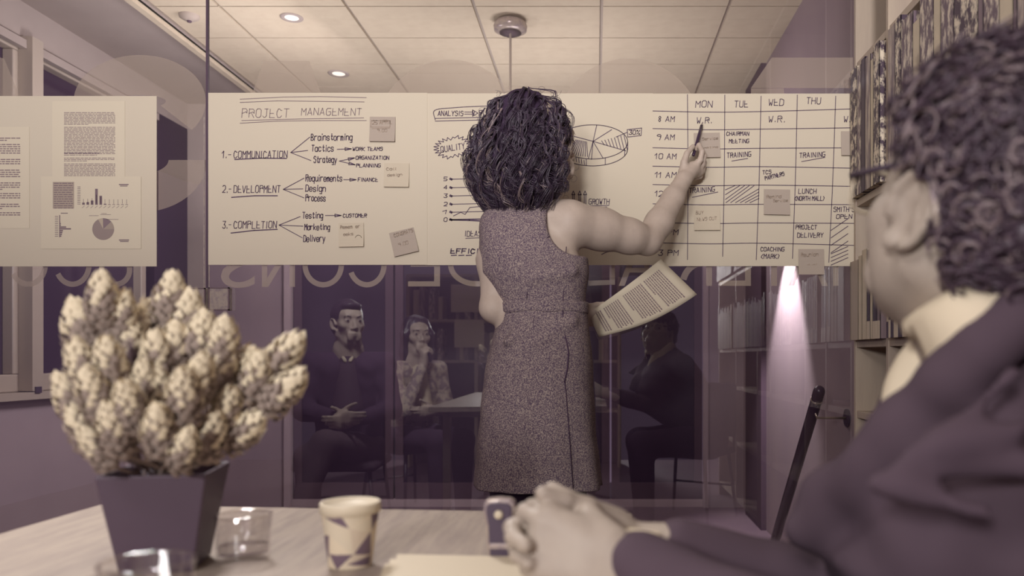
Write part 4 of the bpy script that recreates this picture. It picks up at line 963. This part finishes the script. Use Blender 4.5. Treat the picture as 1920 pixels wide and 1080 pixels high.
# right arm, raised to the sheet
el = W(1214, 452, 2.50); wr = W(1281, 338, 2.655)
B.chain([rs_+[.0,0,-.012], W(1128,430,2.42), W(1180,443,2.46), el], [.064, .060, .050, .043], .03)
B.chain([el, W(1236,418,2.55), W(1262,372,2.61), wr], [.044, .045, .036, .0265], .015)
B.cone(wr, W(1299,316,2.69), .0265, .024, .012); B.cone(W(1285,325,2.68), W(1308,320,2.715), .022, .021, .012)
for pts, r0 in (((( 1303,312,2.685),(1313,300,2.68),(1316.5,284,2.680),(1310.5,272,2.698),(1306,279,2.708)), .0098), (((1306,318,2.70),(1317,309,2.705),(1321,292,2.708),(1315,281,2.722)), .0094), (((1306,326,2.715),(1317,321,2.722),(1321,305,2.727),(1314,296,2.735)), .0090), (((1303,332,2.73),(1313,331,2.735),(1318,319,2.740),(1311,312,2.745)), .0080)):
    q_ = [W(*p) for p in pts]; B.cone(q_[0], q_[1], r0*1.3, r0*1.08, .008)
    for a_ in range(1, len(q_)-1): B.cone(q_[a_], q_[a_+1], r0*(1.04-.06*a_), r0*(.98-.06*a_), .0025)
q_ = [W(1281,326,2.675), W(1283,304,2.668), W(1288,288,2.672), W(1299,275,2.690)]
B.cone(q_[0], q_[1], .0165, .0125, .010); B.cone(q_[1], q_[2], .0120, .0100, .003); B.cone(q_[2], q_[3], .0100, .0085, .003)
# left arm, elbow at the side, forearm across the waist to the paper
el2 = W(925, 578, 2.33); wr2 = W(1074, 592, 2.565)
B.chain([ls+[0,0,-.01], W(926,495,2.35), el2], [.040, .040, .037], .03)
B.chain([el2, W(985,600,2.50), wr2], [.040, .036, .026], .015)
hand(B, wr2, (.93, .18, -.03), (.0, -.5, .85), (.1, .9, .3), curl=((.15,.3,.2),(.5,.6,.4),(.7,.8,.4),(.8,.9,.4)), thumb=(.9,.35,.1), sc=.86)
for q in (-1, 1):
    hx = -.168+q*.075; ank = np.array([-.175+q*.07, DW+.02, .11])
    B.chain([(hx, DW, .88), (hx-.003, DW+.01, .52), (-.172+q*.075, DW-.005, .40), tuple(ank)], [.085, .056, .056, .036], .02)
    B.cone(ank, ank+[0,.02,-.05], .034, .028); B.cone(ank+[0,.02,-.055], ank+[.01,.15,-.085], .026, .02)
body = B.mesh(.0034, 'body', M['skin2'], wm)
T = SDF()
for q in (-1, 1):
    hx = -.168+q*.075; T.chain([(hx, DW, .80), (hx-.003, DW+.01, .52), (-.172+q*.075, DW-.005, .40), (-.175+q*.07, DW+.02, .11)], [.090, .061, .061, .041], .02)
T.mesh(.009, 'tights', M['tights'], wm)
for q in (-1, 1):
    ank = np.array([-.175+q*.07, DW+.02, .11]); s_ = SDF(); s_.cone(ank+[0,-.01,-.06], ank+[.01,.10,-.085], .036, .03).cone(ank+[.01,.1,-.085], ank+[.012,.165,-.092], .033, .02).cone(ank+[0,-.03,-.05], ank+[0,-.035,-.10], .016, .008)
    s_.mesh(.006, 'shoe', M['dark'], wm, clip=lambda X, Y, Z: .003-Z)
# dress
Dr = SDF(); R_ = []
for py, l, r, b in ((394,930,1044,.060),(410,911,1054,.080),(430,901,1066,.096),(455,899,1086,.104),(485,897,1103,.112),(515,903,1104,.112),(545,922,1100,.105),(566,934,1098,.10),(582,936,1100,.102),(610,932,1104,.112),(650,920,1109,.125),(700,909,1112,.134),(760,902,1114,.14),(820,896,1118,.146),(870,892,1124,.152),(912,889,1130,.158)):
    a = W(l, py); c_ = W(r, py); R_.append((a[2], (a[0]+c_[0])/2, DW+(.0 if py > 560 else .0), (c_[0]-a[0])/2, b))
Dr.loft(R_, .01)
Dr.cone(W(960,402,2.35), W(930,412,2.35), .040, .040, .03); Dr.cone(W(1010,402,2.36), W(1030,412,2.36), .040, .036, .03)
Dr.ell(W(1078, 420, 2.33), (.082, .17, .098), k=.012, sub=True)
# soft folds
for a, b, r in (((950,640),(1000,605),.007),((1010,640),(1075,600),.007),((1000,522),(1075,508),.006)):
    Dr.cone(W(*a, DW-.118 if a[1] > 560 else DW-.105), W(*b, DW-.085), r*.6, r*.6, .03)
def drape(X, Y, Z):
    k = np.clip((1.02-Z)/.4, 0, 1); return k*.0035*np.sin(np.arctan2(Y-DW, X+.165)*9+Z*4)+.0008*np.sin(X*60+Z*50)
zh = W(900, 912)[2]; hem = lambda X, Y, Z: zh+.008*np.sin(X*14+1.0)-.010*(X+.16)*4*0-Z
Dr.mesh(.0048, 'dress', M['tweed'], wm, noise=drape, clip=lambda X, Y, Z: np.maximum(zh+.004-.03*(X+.35)*.4-Z, Z-1.431))
ZB = [W(0, y)[2] for y in (568, 588)]; bl_ = SDF(); a, b = W(935,578), W(1100,578)
bl_.loft([(ZB[1], (a[0]+b[0])/2, DW, (b[0]-a[0])/2+.004, .106), (ZB[0], (a[0]+b[0])/2, DW, (b[0]-a[0])/2+.004, .106)], .002)
bl_.mesh(.004, 'waistband', M['tweed'], wm, noise=lambda X, Y, Z: .0015*np.sin(X*60))
# seams as fine raised lines (back princess seam, side seam, pocket)
def onback(px, py, off=.0): 
    z = W(px, py)[2]; x0 = W(px, py, DW-.1)[0]; rr = np.array(sorted(R_)); cxx, a_, b_ = [np.interp(z, rr[:,0], rr[:,j]) for j in (1,3,4)]
    u = min(.985, abs((x0-cxx)/a_)); y = DW-b_*(1-u**2.3)**(1/2.3); d = y-off; return (W(px, py, d)[0], d, z)
for nm, pts in (('side_seam', [(1062,470),(1058,520),(1056,566),(1055,620),(1060,720),(1066,790),(1075,905)]), ('back_seam', [(1030,452),(1000,480),(990,530),(988,566)]), ('dart', [(1001,600),(997,640)]), ('pocket_welt', [(1059,628),(1066,660),(1064,690),(1058,715)])):
    MB().tube([onback(x, y, -.0005) for x, y in pts], .0014 if nm != 'pocket_welt' else .0024, 6).build(nm, M['tweed_d'], wm, True)
MB().tube([onback(*p, .001) for p in ((957,568),(957,590))], .0018, 6).build('belt_loop', M['tweed_d'], wm)
# hair
hx, hy_, hz = -.222, 2.37, 1.60
prof = [(1.795,.015),(1.775,.075),(1.74,.105),(1.69,.125),(1.63,.138),(1.57,.149),(1.53,.150),(1.48,.136),(1.44,.108),(1.40,.06)]
pz = np.array([p[0] for p in prof])[::-1]; pr_ = np.array([p[1] for p in prof])[::-1]
def cxh(z): return np.interp(z, [1.42, 1.52, 1.65, 1.79], [-.208, -.224, -.214, -.206])
Hc = SDF(); Hc.loft([(z, cxh(z)-.006, hy_, max(.01, r-.022), max(.01, (r-.022)*.92)) for z, r in prof if z > 1.43], .02)
face = np.array(Tw((0, .085, -.045)))
Hc.ell(face+np.array([.02,.01,-.01]), (.060, .07, .080), k=.015, sub=True)
Hc.mesh(.007, 'hair_volume', M['hair_core'], wm, noise=lambda X, Y, Z: .006*np.sin(X*95+2*np.sin(Z*40))*np.sin(Y*88+Z*30))
tb_ = Tubes(); rg = np.random.RandomState(5); fdir = np.array([.90, .42])
for i in range(520):
    th = rg.uniform(0, 2*math.pi); u = np.array([math.cos(th), math.sin(th)]); fr = u@nrm(fdir)
    inner = rg.uniform(.84, 1.05) if rg.rand() < .85 else rg.uniform(1.02, 1.12)
    z0 = rg.uniform(1.62, 1.80) if rg.rand() < .7 else rg.uniform(1.50, 1.64); L = rg.uniform(.10, .32); z1 = max(z0-L, 1.385+.055*rg.rand())
    if fr > .6:
        if z0 < 1.68: continue
        z1 = max(z1, 1.615+.06*rg.rand())
    elif fr > .35: z1 = max(z1, 1.48)
    n = 30; t = np.linspace(0, 1, n); z = z0+(z1-z0)*(t**1.4 if z0 > 1.75 else t); r = np.interp(z, pz, pr_)*inner
    if z0 > 1.74: r = np.where(t < .25, r*(.3+2.8*t), r)
    al = th+rg.uniform(-.45, .45)*t
    P0 = np.stack([cxh(z)+r*np.cos(al), hy_+r*.92*np.sin(al), z], 1)
    amp = rg.uniform(.005, .016)*np.clip(t*3, .3, 1); wl_ = rg.uniform(.045, .095); hand_ = 1 if rg.rand() < .5 else -1; ph0 = rg.uniform(0, 6.28)
    tan = np.stack([-np.sin(al), np.cos(al), 0*al], 1); rad = np.stack([np.cos(al), np.sin(al), 0*al], 1); k_ = rg.rand()
    for s_ in range(rg.randint(5, 11)):
        ph_ = ph0+rg.normal()*.28+2*np.pi*(z0-z)/wl_*hand_; am = amp*rg.uniform(.8, 1.2); off = rg.normal(size=3)*.0028
        Ps = P0+tan*(am*np.cos(ph_))[:,None]+rad*(am*np.sin(ph_)*.8)[:,None]+off*(.4+.8*t)[:,None]; Ps[:,2] += am*.8*np.sin(ph_+1)
        tb_.add(Ps, rg.uniform(.0006, .0015)*(1-.5*t), 4, 1 if (k_ < .13 and rg.rand() < .6) or rg.rand() < .03 else 0)
for i in range(60):   # loose frizz
    th = rg.uniform(0, 6.28); z = rg.uniform(1.46, 1.79); r = np.interp(z, pz, pr_); c0_ = np.array([cxh(z)+r*math.cos(th)*1.02, hy_+r*math.sin(th), z]); t = np.linspace(0, 1, 22); R1 = rg.uniform(.006, .016); a0 = rg.uniform(0, 6)
    out = np.array([math.cos(th), math.sin(th), .5+.8*(z-1.6)/.2*0])*.028*rg.rand()
    P0 = c0_+out*t[:,None]+np.stack([R1*np.cos(a0+t*9), .4*R1*np.sin(a0+t*9), R1*np.sin(a0+t*9)], 1)*t[:,None]; tb_.add(P0, .00045, 3, 0)
tb_.build('hair', [M['hair'], M['hair_l']], wm)
# pen and held page
pen = thing('pen', 'dark marker pen held up against W.R. in the Monday column', 'pen', tuple(W(1308, 260, 2.74)))
pa, pb = W(1300, 291, 2.705), W(1316.5, 232, 2.782); dv = nrm(pb-pa)
MB().tube([pa-dv*.002, pa, pa+(pb-pa)*.62, pb-dv*.010], [.004, .0055, .0055, .0052], 14).build('barrel', M['rail'], pen, True)
MB().tube([pa+(pb-pa)*.30, pa+(pb-pa)*.33], [.0060, .0060], 14).build('cap_ring', M['dark'], pen)
MB().tube([pb-dv*.010, pb-dv*.003, pb+dv*.006], [.0045, .003, .001], 10).build('tip', M['plate'], pen, True)
ca = [W(1239,486,2.60), W(1307,552,2.60), W(1123,632,2.57), W(1102,588,2.56)]
N1, N2 = 16, 10; V = []
for i in range(N1+1):
    for j in range(N2+1):
        u, v = i/N1, j/N2; p = (ca[3]*(1-u)+ca[0]*u)*(1-v)+(ca[2]*(1-u)+ca[1]*u)*v; p = p+np.array([.0,-1,0])*.035*math.sin(math.pi*u)*(1-.4*v)+np.array([.4,0,-.9])*.020*math.sin(math.pi*u)*(v)-np.array([0,0,1])*.006*math.sin(math.pi*u)*(1-v); V.append(p)
hp = meshobj('paper_sheet', V, [(i*(N2+1)+j, (i+1)*(N2+1)+j, (i+1)*(N2+1)+j+1, i*(N2+1)+j+1) for i in range(N1) for j in range(N2)], M['sheet'], None, True)
so_ = hp.modifiers.new('solid', 'SOLIDIFY'); so_.thickness = .0005; tag(hp, 'curved printed page held in the standing woman\'s lower hand', 'paper')
def onp(u, v):
    p = (ca[3]*(1-u)+ca[0]*u)*(1-v)+(ca[2]*(1-u)+ca[1]*u)*v; return p+np.array([.0,-1,0])*(.035*math.sin(math.pi*u)*(1-.4*v)+.0012)+np.array([.4,0,-.9])*.020*math.sin(math.pi*u)*v-np.array([0,0,1])*.006*math.sin(math.pi*u)*(1-v)
m = MB(); rg2 = random.Random(4)
for i in range(34):
    if i in (9, 20, 21, 30): continue
    u = .90-i*.0245; v = .14; end = .86 if (i+1) not in (9, 20, 30) else .5
    if i == 19: end = .55
    if u < .09: break
    while v < end:
        wd = rg2.uniform(.02, .06); m.add([onp(u, v), onp(u, v+wd), onp(u-.0125, v+wd), onp(u-.0125, v)], [(0,1,2,3)]); v += wd+.009
m.build('printed_text', M['print'], hp)
# ================================================================ SEATED MAN IN THE FOREGROUND
mn = thing('person', 'seated man with curly hair, spectacles and dark suit, hands clasped on the table', 'person', (.5, .8, 0))
Q = lambda px, py, d: np.array(P(px, py, d))
mc = np.array([.372, .777, 1.137]); mf = (-.34, .90, .27); msc = 1.06
Bm = SDF(); Rm, Tm = head(Bm, mc, mf, (0.05, 0, 1), sc=msc, cf=.86)
nb = Q(1885, 610, .80)
Bm.cone(np.array(Tm((0,-.02,-.05))), nb, .062, .066, .03); Bm.cone(np.array(Tm((0,-.055,-.03))), nb+[.02,0,0], .045, .055, .03); Bm.cone(np.array(Tm((0,.020,-.075))), Q(1815,640,.82), .040, .045, .04)
lsh, rsh = np.array([.43, .60, .945]), np.array([.50, .99, .95]); pel = np.array([.66, .80, .52])
Bm.cone(nb+[.03,0,-.07], pel, .08, .11, .05).cone(nb+[.03,0,-.08], lsh, .045, .045).cone(nb+[.03,0,-.08], rsh, .045, .045)
elL, elR = np.array([.35, .56, .695]), np.array([.38, .92, .700]); wL, wR = Q(1166, 1075, .775), Q(1172, 1026, .865)
Bm.chain([lsh, elL, wL], [.05, .04, .029], .02); Bm.chain([rsh, elR, wR], [.05, .04, .028], .02)
for q in (-1, 1):
    kn = np.array([.26, .92+.13*q, .50]); hp_ = pel+[-.0, .12*q, .0]; Bm.chain([hp_, kn, (kn[0]+.02, kn[1], .08)], [.08, .06, .04], .03); Bm.cone((kn[0]+.02, kn[1], .06), (kn[0]-.12, kn[1], .03), .035, .025)
Bm.mesh(.0045, 'body', M['skin'], mn)
# hands as finer geometry belong to the same figure
Hd = SDF()
Hd.chain([wL+np.array([.05,-.005,-.004]), wL], [.031, .028], .02)
hand(Hd, wL, (-.92, .26, .30), (.30, .20, .93), (.22, .93, -.1), curl=((.85,1.1,.6),(.9,1.15,.6),(.95,1.2,.6),(1.0,1.2,.6)), thumb=(.80,.35,.45), sc=1.02, k=.004)
Hd.chain([wR+np.array([.05,.0,-.004]), wR], [.030, .027], .02)
hand(Hd, wR, (-.93, -.22, .20), (.10, -.10, .98), (.15, -.95, .1), curl=((.70,1.35,.6),(.6,.9,.5),(.6,.9,.5),(.6,.9,.5)), thumb=(.85,.35,.4), sc=1.02, k=.004)
Hd.mesh(.0024, 'clasped_hands', M['skin'], mn)
eyes(Tm, Rm, msc, mn, M['manhair'])
# suit
Sj = SDF()
fwd = nrm([-.75, .55, 0]); 
Sj.loft([(1.020, nb[0]+.03, .83, .060, .09), (.99, .46, .82, .115, .150), (.96, .455, .81, .145, .185), (.90, .455, .80, .185, .195), (.80, .47, .80, .235, .19), (.68, .50, .80, .22, .18), (.55, .62, .80, .15, .18), (.47, .63, .80, .15, .18)], .04)
Sj.cone(nb+[.045,0,-.055], lsh+[0,.02,0], .055, .062, .04); Sj.cone(nb+[.02,0,-.02], rsh, .062, .058, .05)
Sj.chain([lsh, (lsh+elL)/2+[.015,-.01,.0], elL], [.070, .066, .056], .035); Sj.chain([elL, (elL+wL)/2+[0,0,.002], wL+[.020,0,.0]], [.056, .047, .040], .02)
Sj.chain([rsh, (rsh+elR)/2, elR], [.066, .060, .052], .035); Sj.chain([elR, (elR+wR)/2, wR+[.055,0,-.004]], [.048, .042, .034], .02)
Sj.chain([Q(1960,545,.70),Q(1900,600,.69),Q(1842,655,.69),Q(1780,715,.71),Q(1705,790,.74),Q(1642,860,.76),Q(1605,915,.78)], [.022,.022,.022,.022,.024,.024,.020], .025)     # left lapel and front edge
Sj.chain([Q(1620,900,.80), Q(1560,940,.82), Q(1505,985,.84)], [.030, .026, .020], .03)
for a, b, r in (((1920,800,.60),(1700,850,.60),.007),((1920,880,.60),(1690,890,.60),.006),((1900,700,.62),(1760,830,.61),.006),((1850,960,.58),(1640,905,.60),.007)):
    Sj.cone(Q(*a), Q(*b), r, r*.6, .03)
wr_ = lambda X, Y, Z: .0025*np.sin(Z*75+X*38+1.5*np.sin(Y*30))*np.clip((1.02-Z)/.1, 0, 1)
Sj.mesh(.0062, 'jacket', M['suit'], mn, noise=wr_, clip=lambda X, Y, Z: Z*0-1)
Tr = SDF()
for q in (-1, 1):
    kn = np.array([.26, .92+.13*q, .50]); hp_ = pel+[-.0, .12*q, .0]; Tr.chain([hp_, kn, (kn[0]+.02, kn[1], .10)], [.10, .075, .055], .03)
Tr.cone(pel+[0,-.1,0], pel+[0,.1,0], .12, .12, .03)
Tr.mesh(.01, 'trousers', M['suit_d'], mn)
for q in (-1, 1):
    s_ = SDF(); kx = .28; ky = .92+.13*q; s_.cone((kx,ky,.055),(kx-.10,ky,.035),.045,.038).cone((kx-.1,ky,.035),(kx-.17,ky,.028),.038,.026); s_.mesh(.007, 'shoe', M['dark'], mn, clip=lambda X, Y, Z: .003-Z)
# shirt: collar ring standing round the neck, front, cuffs
Sh = SDF()
Sh.chain([Q(1765,640,.86), Q(1742,690,.86), Q(1718,740,.86), Q(1690,800,.85)], [.024, .026, .026, .024], .03)
Sh.chain([Q(1850,560,.90), Q(1800,620,.90), Q(1770,660,.90)], [.022, .022, .02], .03)
Sh.mesh(.0042, 'shirt', M['shirt'], mn)
ta = [(1915,472,.77),(1885,488,.735),(1830,522,.712),(1775,552,.712),(1728,580,.738),(1702,598,.775)]; ba = [(1950,500,.74),(1925,520,.69),(1878,580,.680),(1826,628,.682),(1778,664,.70),(1745,690,.738)]
def ccr(P_, u):
    P_ = [np.array(Q(*p)) for p in P_]; P_ = [2*P_[0]-P_[1]]+P_+[2*P_[-1]-P_[-2]]; x = u*(len(P_)-3); i = min(int(x), len(P_)-4); t = x-i; a, b, c, d = P_[i:i+4]
    return .5*((2*b)+(-a+c)*t+(2*a-5*b+4*c-d)*t*t+(-a+3*b-3*c+d)*t**3)
V = []; n1, n2 = 24, 6
for i in range(n1+1):
    a, b = ccr(ta, i/n1), ccr(ba, i/n1)
    for j in range(n2+1): v = j/n2; V.append(a+(b-a)*v+np.array([-.3,-1,.2])*.008*math.sin(math.pi*v))
co_ = meshobj('shirt_collar', V, [(i*(n2+1)+j, i*(n2+1)+j+1, (i+1)*(n2+1)+j+1, (i+1)*(n2+1)+j) for i in range(n1) for j in range(n2)], M['shirt'], mn, True)
md = co_.modifiers.new('solid', 'SOLIDIFY'); md.thickness = .004; md.offset = 0
ib = [tuple(np.array(Q(*p))+np.array([.01,.012,-.004])) for p in ta]; MB().tube([ccr(ta, i/20)+np.array([.012,.014,-.008]) for i in range(21)], .013, 12).build('collar_band', M['shirt'], mn, True)
for wv, ev in ((wR, elR),):
    if 1: break
    a = np.array(wv); d_ = nrm(np.array(ev)-a); MB().tube([a+d_*.018, a+d_*.022, a+d_*.05], [.034, .0365, .0365], 28, cap=False).build('shirt_cuff', M['shirt'], mn, True)
a = Q(1178, 1003, .835); b = Q(1232, 1011, .84); MB().tube([a-nrm(b-a)*.004, a, b, b+nrm(b-a)*.003], [.005, .0075, .0080, .006], 14).build('shirt_cuff', M['shirt'], mn, True)
# curly hair
Hm = SDF(); RT = lambda p: np.array(Tm(p))
E = lambda p, r, k=.02, sub=False: Hm.ell(RT(p), np.array(r)*msc, Rm, k, sub)
E((0,-.020,.050), (.090,.114,.098)); E((0,-.07,-.005), (.078,.066,.082)); E((0,.045,.092), (.064,.050,.040)); E((0,.06,-.035), (.12,.060,.088), .008, True); E((0,.03,-.10), (.1,.085,.06), .01, True)
for q in (-1, 1): E((q*.092,.004,-.010), (.038,.036,.040), .006, True); E((q*.085,.062,.03), (.035,.030,.05), .006, True) 
Hm.mesh(.006, 'hair_volume', M['manhair'], mn, noise=lambda X, Y, Z: .008*np.sin(X*150+2*np.sin(Z*90))*np.sin(Y*140+Z*60)*np.cos(Z*130))
tb2 = Tubes(); rg = np.random.RandomState(11); n_ = 0
while n_ < 2500:
    v = rg.normal(size=3); v /= np.linalg.norm(v)
    p = np.array((0,-.018,.050))+v*np.array((.092,.118,.099)) if rg.rand() < .72 else np.array((0,-.07,-.005))+v*np.array((.078,.066,.082))
    if p[2] < -.085: continue
    if p[1] > .02 and p[2] < .075+.3*(p[1]-.02)*0: continue
    if abs(p[0]) > .05 and p[1] > -.036 and p[2] < .036: continue
    if abs(p[0]) > .04 and p[1] > .040 and p[2] < .085: continue
    if p[1] > .095: continue
    if p[2] < -.02 and p[1] > -.04: continue
    c0 = RT(p*1.0); out = Rm@nrm(p-np.array((0,-.03,.03))); t = np.linspace(0, 1, 13); a1 = nrm(np.cross(out, rg.normal(size=3))); a2 = np.cross(out, a1); R1 = rg.uniform(.006, .013); ph_ = rg.uniform(0, 6.28); tn = rg.uniform(4.5, 9)
    rise = rg.uniform(-.004, .022); drift = nrm(a1+rg.normal(size=3)*.3)*rg.uniform(0, .012)
    P0 = c0+out*(rise*t)[:,None]+a1*(R1*np.cos(ph_+tn*t))[:,None]+a2*(R1*np.sin(ph_+tn*t))[:,None]+drift*t[:,None]
    tb2.add(P0, rg.uniform(.0014, .0030)*(1-.45*t), 5, 1 if rg.rand() < .25 else 0); n_ += 1
tb2.build('hair', [M['manhair'], M['manhair_l']], mn)
# spectacles: front, lenses, temples
sg = thing('spectacles', 'dark framed spectacles with pale rims worn by the seated curly-haired man', 'spectacles', tuple(RT((0,.11,.01))))
for q in (-1, 1):
    rim = [RT((q*.034+.026*math.copysign(abs(math.cos(a))**.7, math.cos(a)), .112-.10*abs(q*.034+.026*math.cos(a))**1.0*.30, .008+.021*math.copysign(abs(math.sin(a))**.7, math.sin(a)))) for a in np.linspace(0, 2*math.pi, 29)]
    o = MB().tube(rim, .0022, 8, cap=False).build('rim', M['white'], sg, True)
    cc = sum(rim[:-1])/28; meshobj('lens', [cc]+rim[:-1], [(0, 1+i, 1+(i+1) % 28) for i in range(28)], M['lens'], sg, True)
    MB().tube([RT((q*.058,.106,.020)), RT((q*.072,.098,.022)), RT((q*.080,.05,.030)), RT((q*.085,.006,.037)), RT((q*.088,-.018,.034)), RT((q*.086,-.034,.010))], [.003,.0036,.0034,.003,.0032,.0034], 8).build('temple_arm', M['dark'], sg, True)
    MB().tube([RT((q*.087,-.028,.022)), RT((q*.086,-.038,.000)), RT((q*.084,-.043,-.016))], [.0034,.0038,.003], 8).build('temple_tip', M['plate'], sg, True)
MB().tube([RT((-.010,.111,.014)), RT((0,.115,.017)), RT((.010,.111,.014))], .002, 8).build('bridge', M['dark'], sg, True)
# ================================================================ THE TWO PEOPLE SEEN IN REFLECTION
def seated(label, hx, hy, hz, look, torso, mats, longhair, kneeaim, cross=False, chin=False):
    pr = thing('person', label, 'person', (hx, hy, 0)); X = SDF(); c_ = np.array([hx, hy, hz]); R, T = head(X, c_, look, sc=1.0, fem=longhair)
    f = nrm(torso); r = np.array([f[1], -f[0], 0]); up = np.array([0, 0, 1.]); w_ = .155 if longhair else .185
    nb = c_+[0,0,-.15]-f*.02; sh = [nb-up*.06+r*q*w_ for q in (-1, 1)]; pv = np.array([nb[0], nb[1], .50])-f*.06
    X.cone(np.array(T((0,-.02,-.05))), nb, .048, .054, .02); X.cone(nb, pv, .08, .10, .05)
    k1 = nrm(kneeaim); r1 = np.array([k1[1], -k1[0], 0]); hips = [pv+r1*q*.09 for q in (-1, 1)]; kn = [pv+r1*q*.09+k1*.42+up*(.0+(.07 if cross and q > 0 else 0)) for q in (-1, 1)]
    if cross: kn[1] = kn[1]-r1*.10; an = [kn[0]*[1,1,0]+[0,0,.09], kn[1]+k1*.14-r1*.10-up*.34]
    else: an = [k*[1,1,0]+[0,0,.09] for k in kn]
    el_ = [sh[0]-up*.25-r*.04+f*.05, sh[1]-up*.25+r*.04+f*.06]
    if chin: el_[0] = sh[0]-up*.24+f*.20; wr = [np.array(T((.0,.11,-.175))), nb-up*.30+f*.26]
    else: wr = [nb-up*.34+f*.22-r*.04, nb-up*.36+f*.20+r*.02]
    for q in (0, 1):
        X.chain([sh[q], el_[q], wr[q]], [.045, .038, .026], .02); X.chain([hips[q], kn[q], an[q]], [.075, .052, .035], .02)
    if chin: hand(X, wr[0], (.1*f+up*.95), -f, np.array(T((0,0,-.1)))-wr[0]+f*.0+r*.4, curl=((.9,1.1,.6),)*4, thumb=(.8,.3,.3), sc=.88); hand(X, wr[1], -r*.9+f*.3, up, -f, sc=.88)
    else: hand(X, wr[0], f*.6+r*.7, up, r, curl=(.6,.7,.8,.8)); hand(X, wr[1], f*.6-r*.75, up, -f, curl=(.6,.7,.8,.8))
    X.mesh(.006, 'body', M['skin2'], pr); eyes(T, R, 1.0, pr, M['hair'])
    J = SDF(); jt = mats[0]; Z0 = nb[2]; g_ = lambda z, o, a, b: (z, nb[0]+o[0], nb[1]+o[1], a, b)
    for q in (-1, 1): J.cone(nb-up*.10+r*q*.08, pv+r*q*.07, .095 if not longhair else .08, .105, .06)
    J.cone(nb-up*.045+r*.05, sh[1], .05, .06, .04); J.cone(nb-up*.045-r*.05, sh[0], .05, .06, .04)
    for q in (0, 1): J.chain([sh[q], el_[q], wr[q]*.86+el_[q]*.14], [.062, .054, .038] if not longhair else [.052, .045, .034], .025)
    if not chin: J.cone(nb-up*.03+f*.05, nb-up*.30+f*.16, .020, .05, .02, sub=True)
    J.mesh(.008, 'jacket' if not longhair else 'blouse', jt, pr, noise=lambda A, B2, C2: .003*np.sin(C2*60+A*40)*np.sin(B2*50), clip=lambda A, B2, C2: C2-(nb[2]+.0))
    Sx = SDF(); Sx.cone(nb-up*.035+f*.02, nb-up*.30+f*.055, .062, .085, .03); Sx.mesh(.008, 'shirt', mats[3], pr)
    for q in (-1, 1):
        a = nb+up*.012+r*q*.045+f*.0; b = nb-up*.05+f*.085+r*q*.012; cS = SDF(); cS.chain([a-f*.02, a+f*.03, b], [.012, .016, .010], .01); cS.mesh(.005, 'collar', mats[1], pr)
    L_ = SDF()
    for q in (0, 1): L_.chain([hips[q], kn[q], an[q]], [.09, .068, .048], .03)
    L_.cone(hips[0], hips[1], .11, .11, .03); L_.mesh(.010, 'trousers', mats[2], pr)
    for q in (0, 1): s_ = SDF(); s_.chain([an[q]-up*.04, an[q]-up*.05+k1*.16], [.04, .03], .01); s_.mesh(.008, 'shoe', M['dark'], pr)
    Hh = SDF(); Eh = lambda p, r_, k=.015, sub=False: Hh.ell(T(p), r_, R, k, sub)
    Eh((0,-.024,.048), (.082,.100,.090))
    if longhair:
        for q in (-1, 1): Hh.chain([T((q*.045,.0,.09)), T((q*.080,.015,.01)), T((q*.085,.0,-.10)), T((q*.085,-.01,-.20))], [.030, .026, .026, .014], .025)
        Hh.chain([T((0,-.06,.05)), T((0,-.075,-.05)), T((0,-.07,-.18))], [.06, .055, .03], .03); Eh((0,.085,-.035), (.058,.06,.088), .01, True)
    else: Eh((0,-.06,-.01), (.076,.055,.07)); Eh((0,.045,.092), (.055,.045,.025)); Eh((0,.085,-.020), (.10,.075,.088), .008, True); Eh((0,.03,-.06), (.1,.06,.07), .01, True)
    Hh.mesh(.005, 'hair', M['hair'], pr, noise=lambda A, B2, C2: .0025*np.sin((A+B2)*260)*np.sin(C2*20+A*60)); return T
T1 = seated('mirrored seated man with short dark hair, dark jacket and open white collar', -1.33, 1.30, 1.18, (.60, .80, .02), (.25, .97, 0), (M['suit_d'], M['shirt'], M['trouser'], M['darkmatte']), False, (.05, 1, 0), cross=True)
T2 = seated('mirrored seated woman with long straight hair resting her chin on one hand', -1.12, .60, 1.13, (.55, .83, .02), (.60, .80, 0), (M['blouse'], M['shirt'], M['suit_d'], M['shirt']), True, (.72, .69, 0), chin=True)
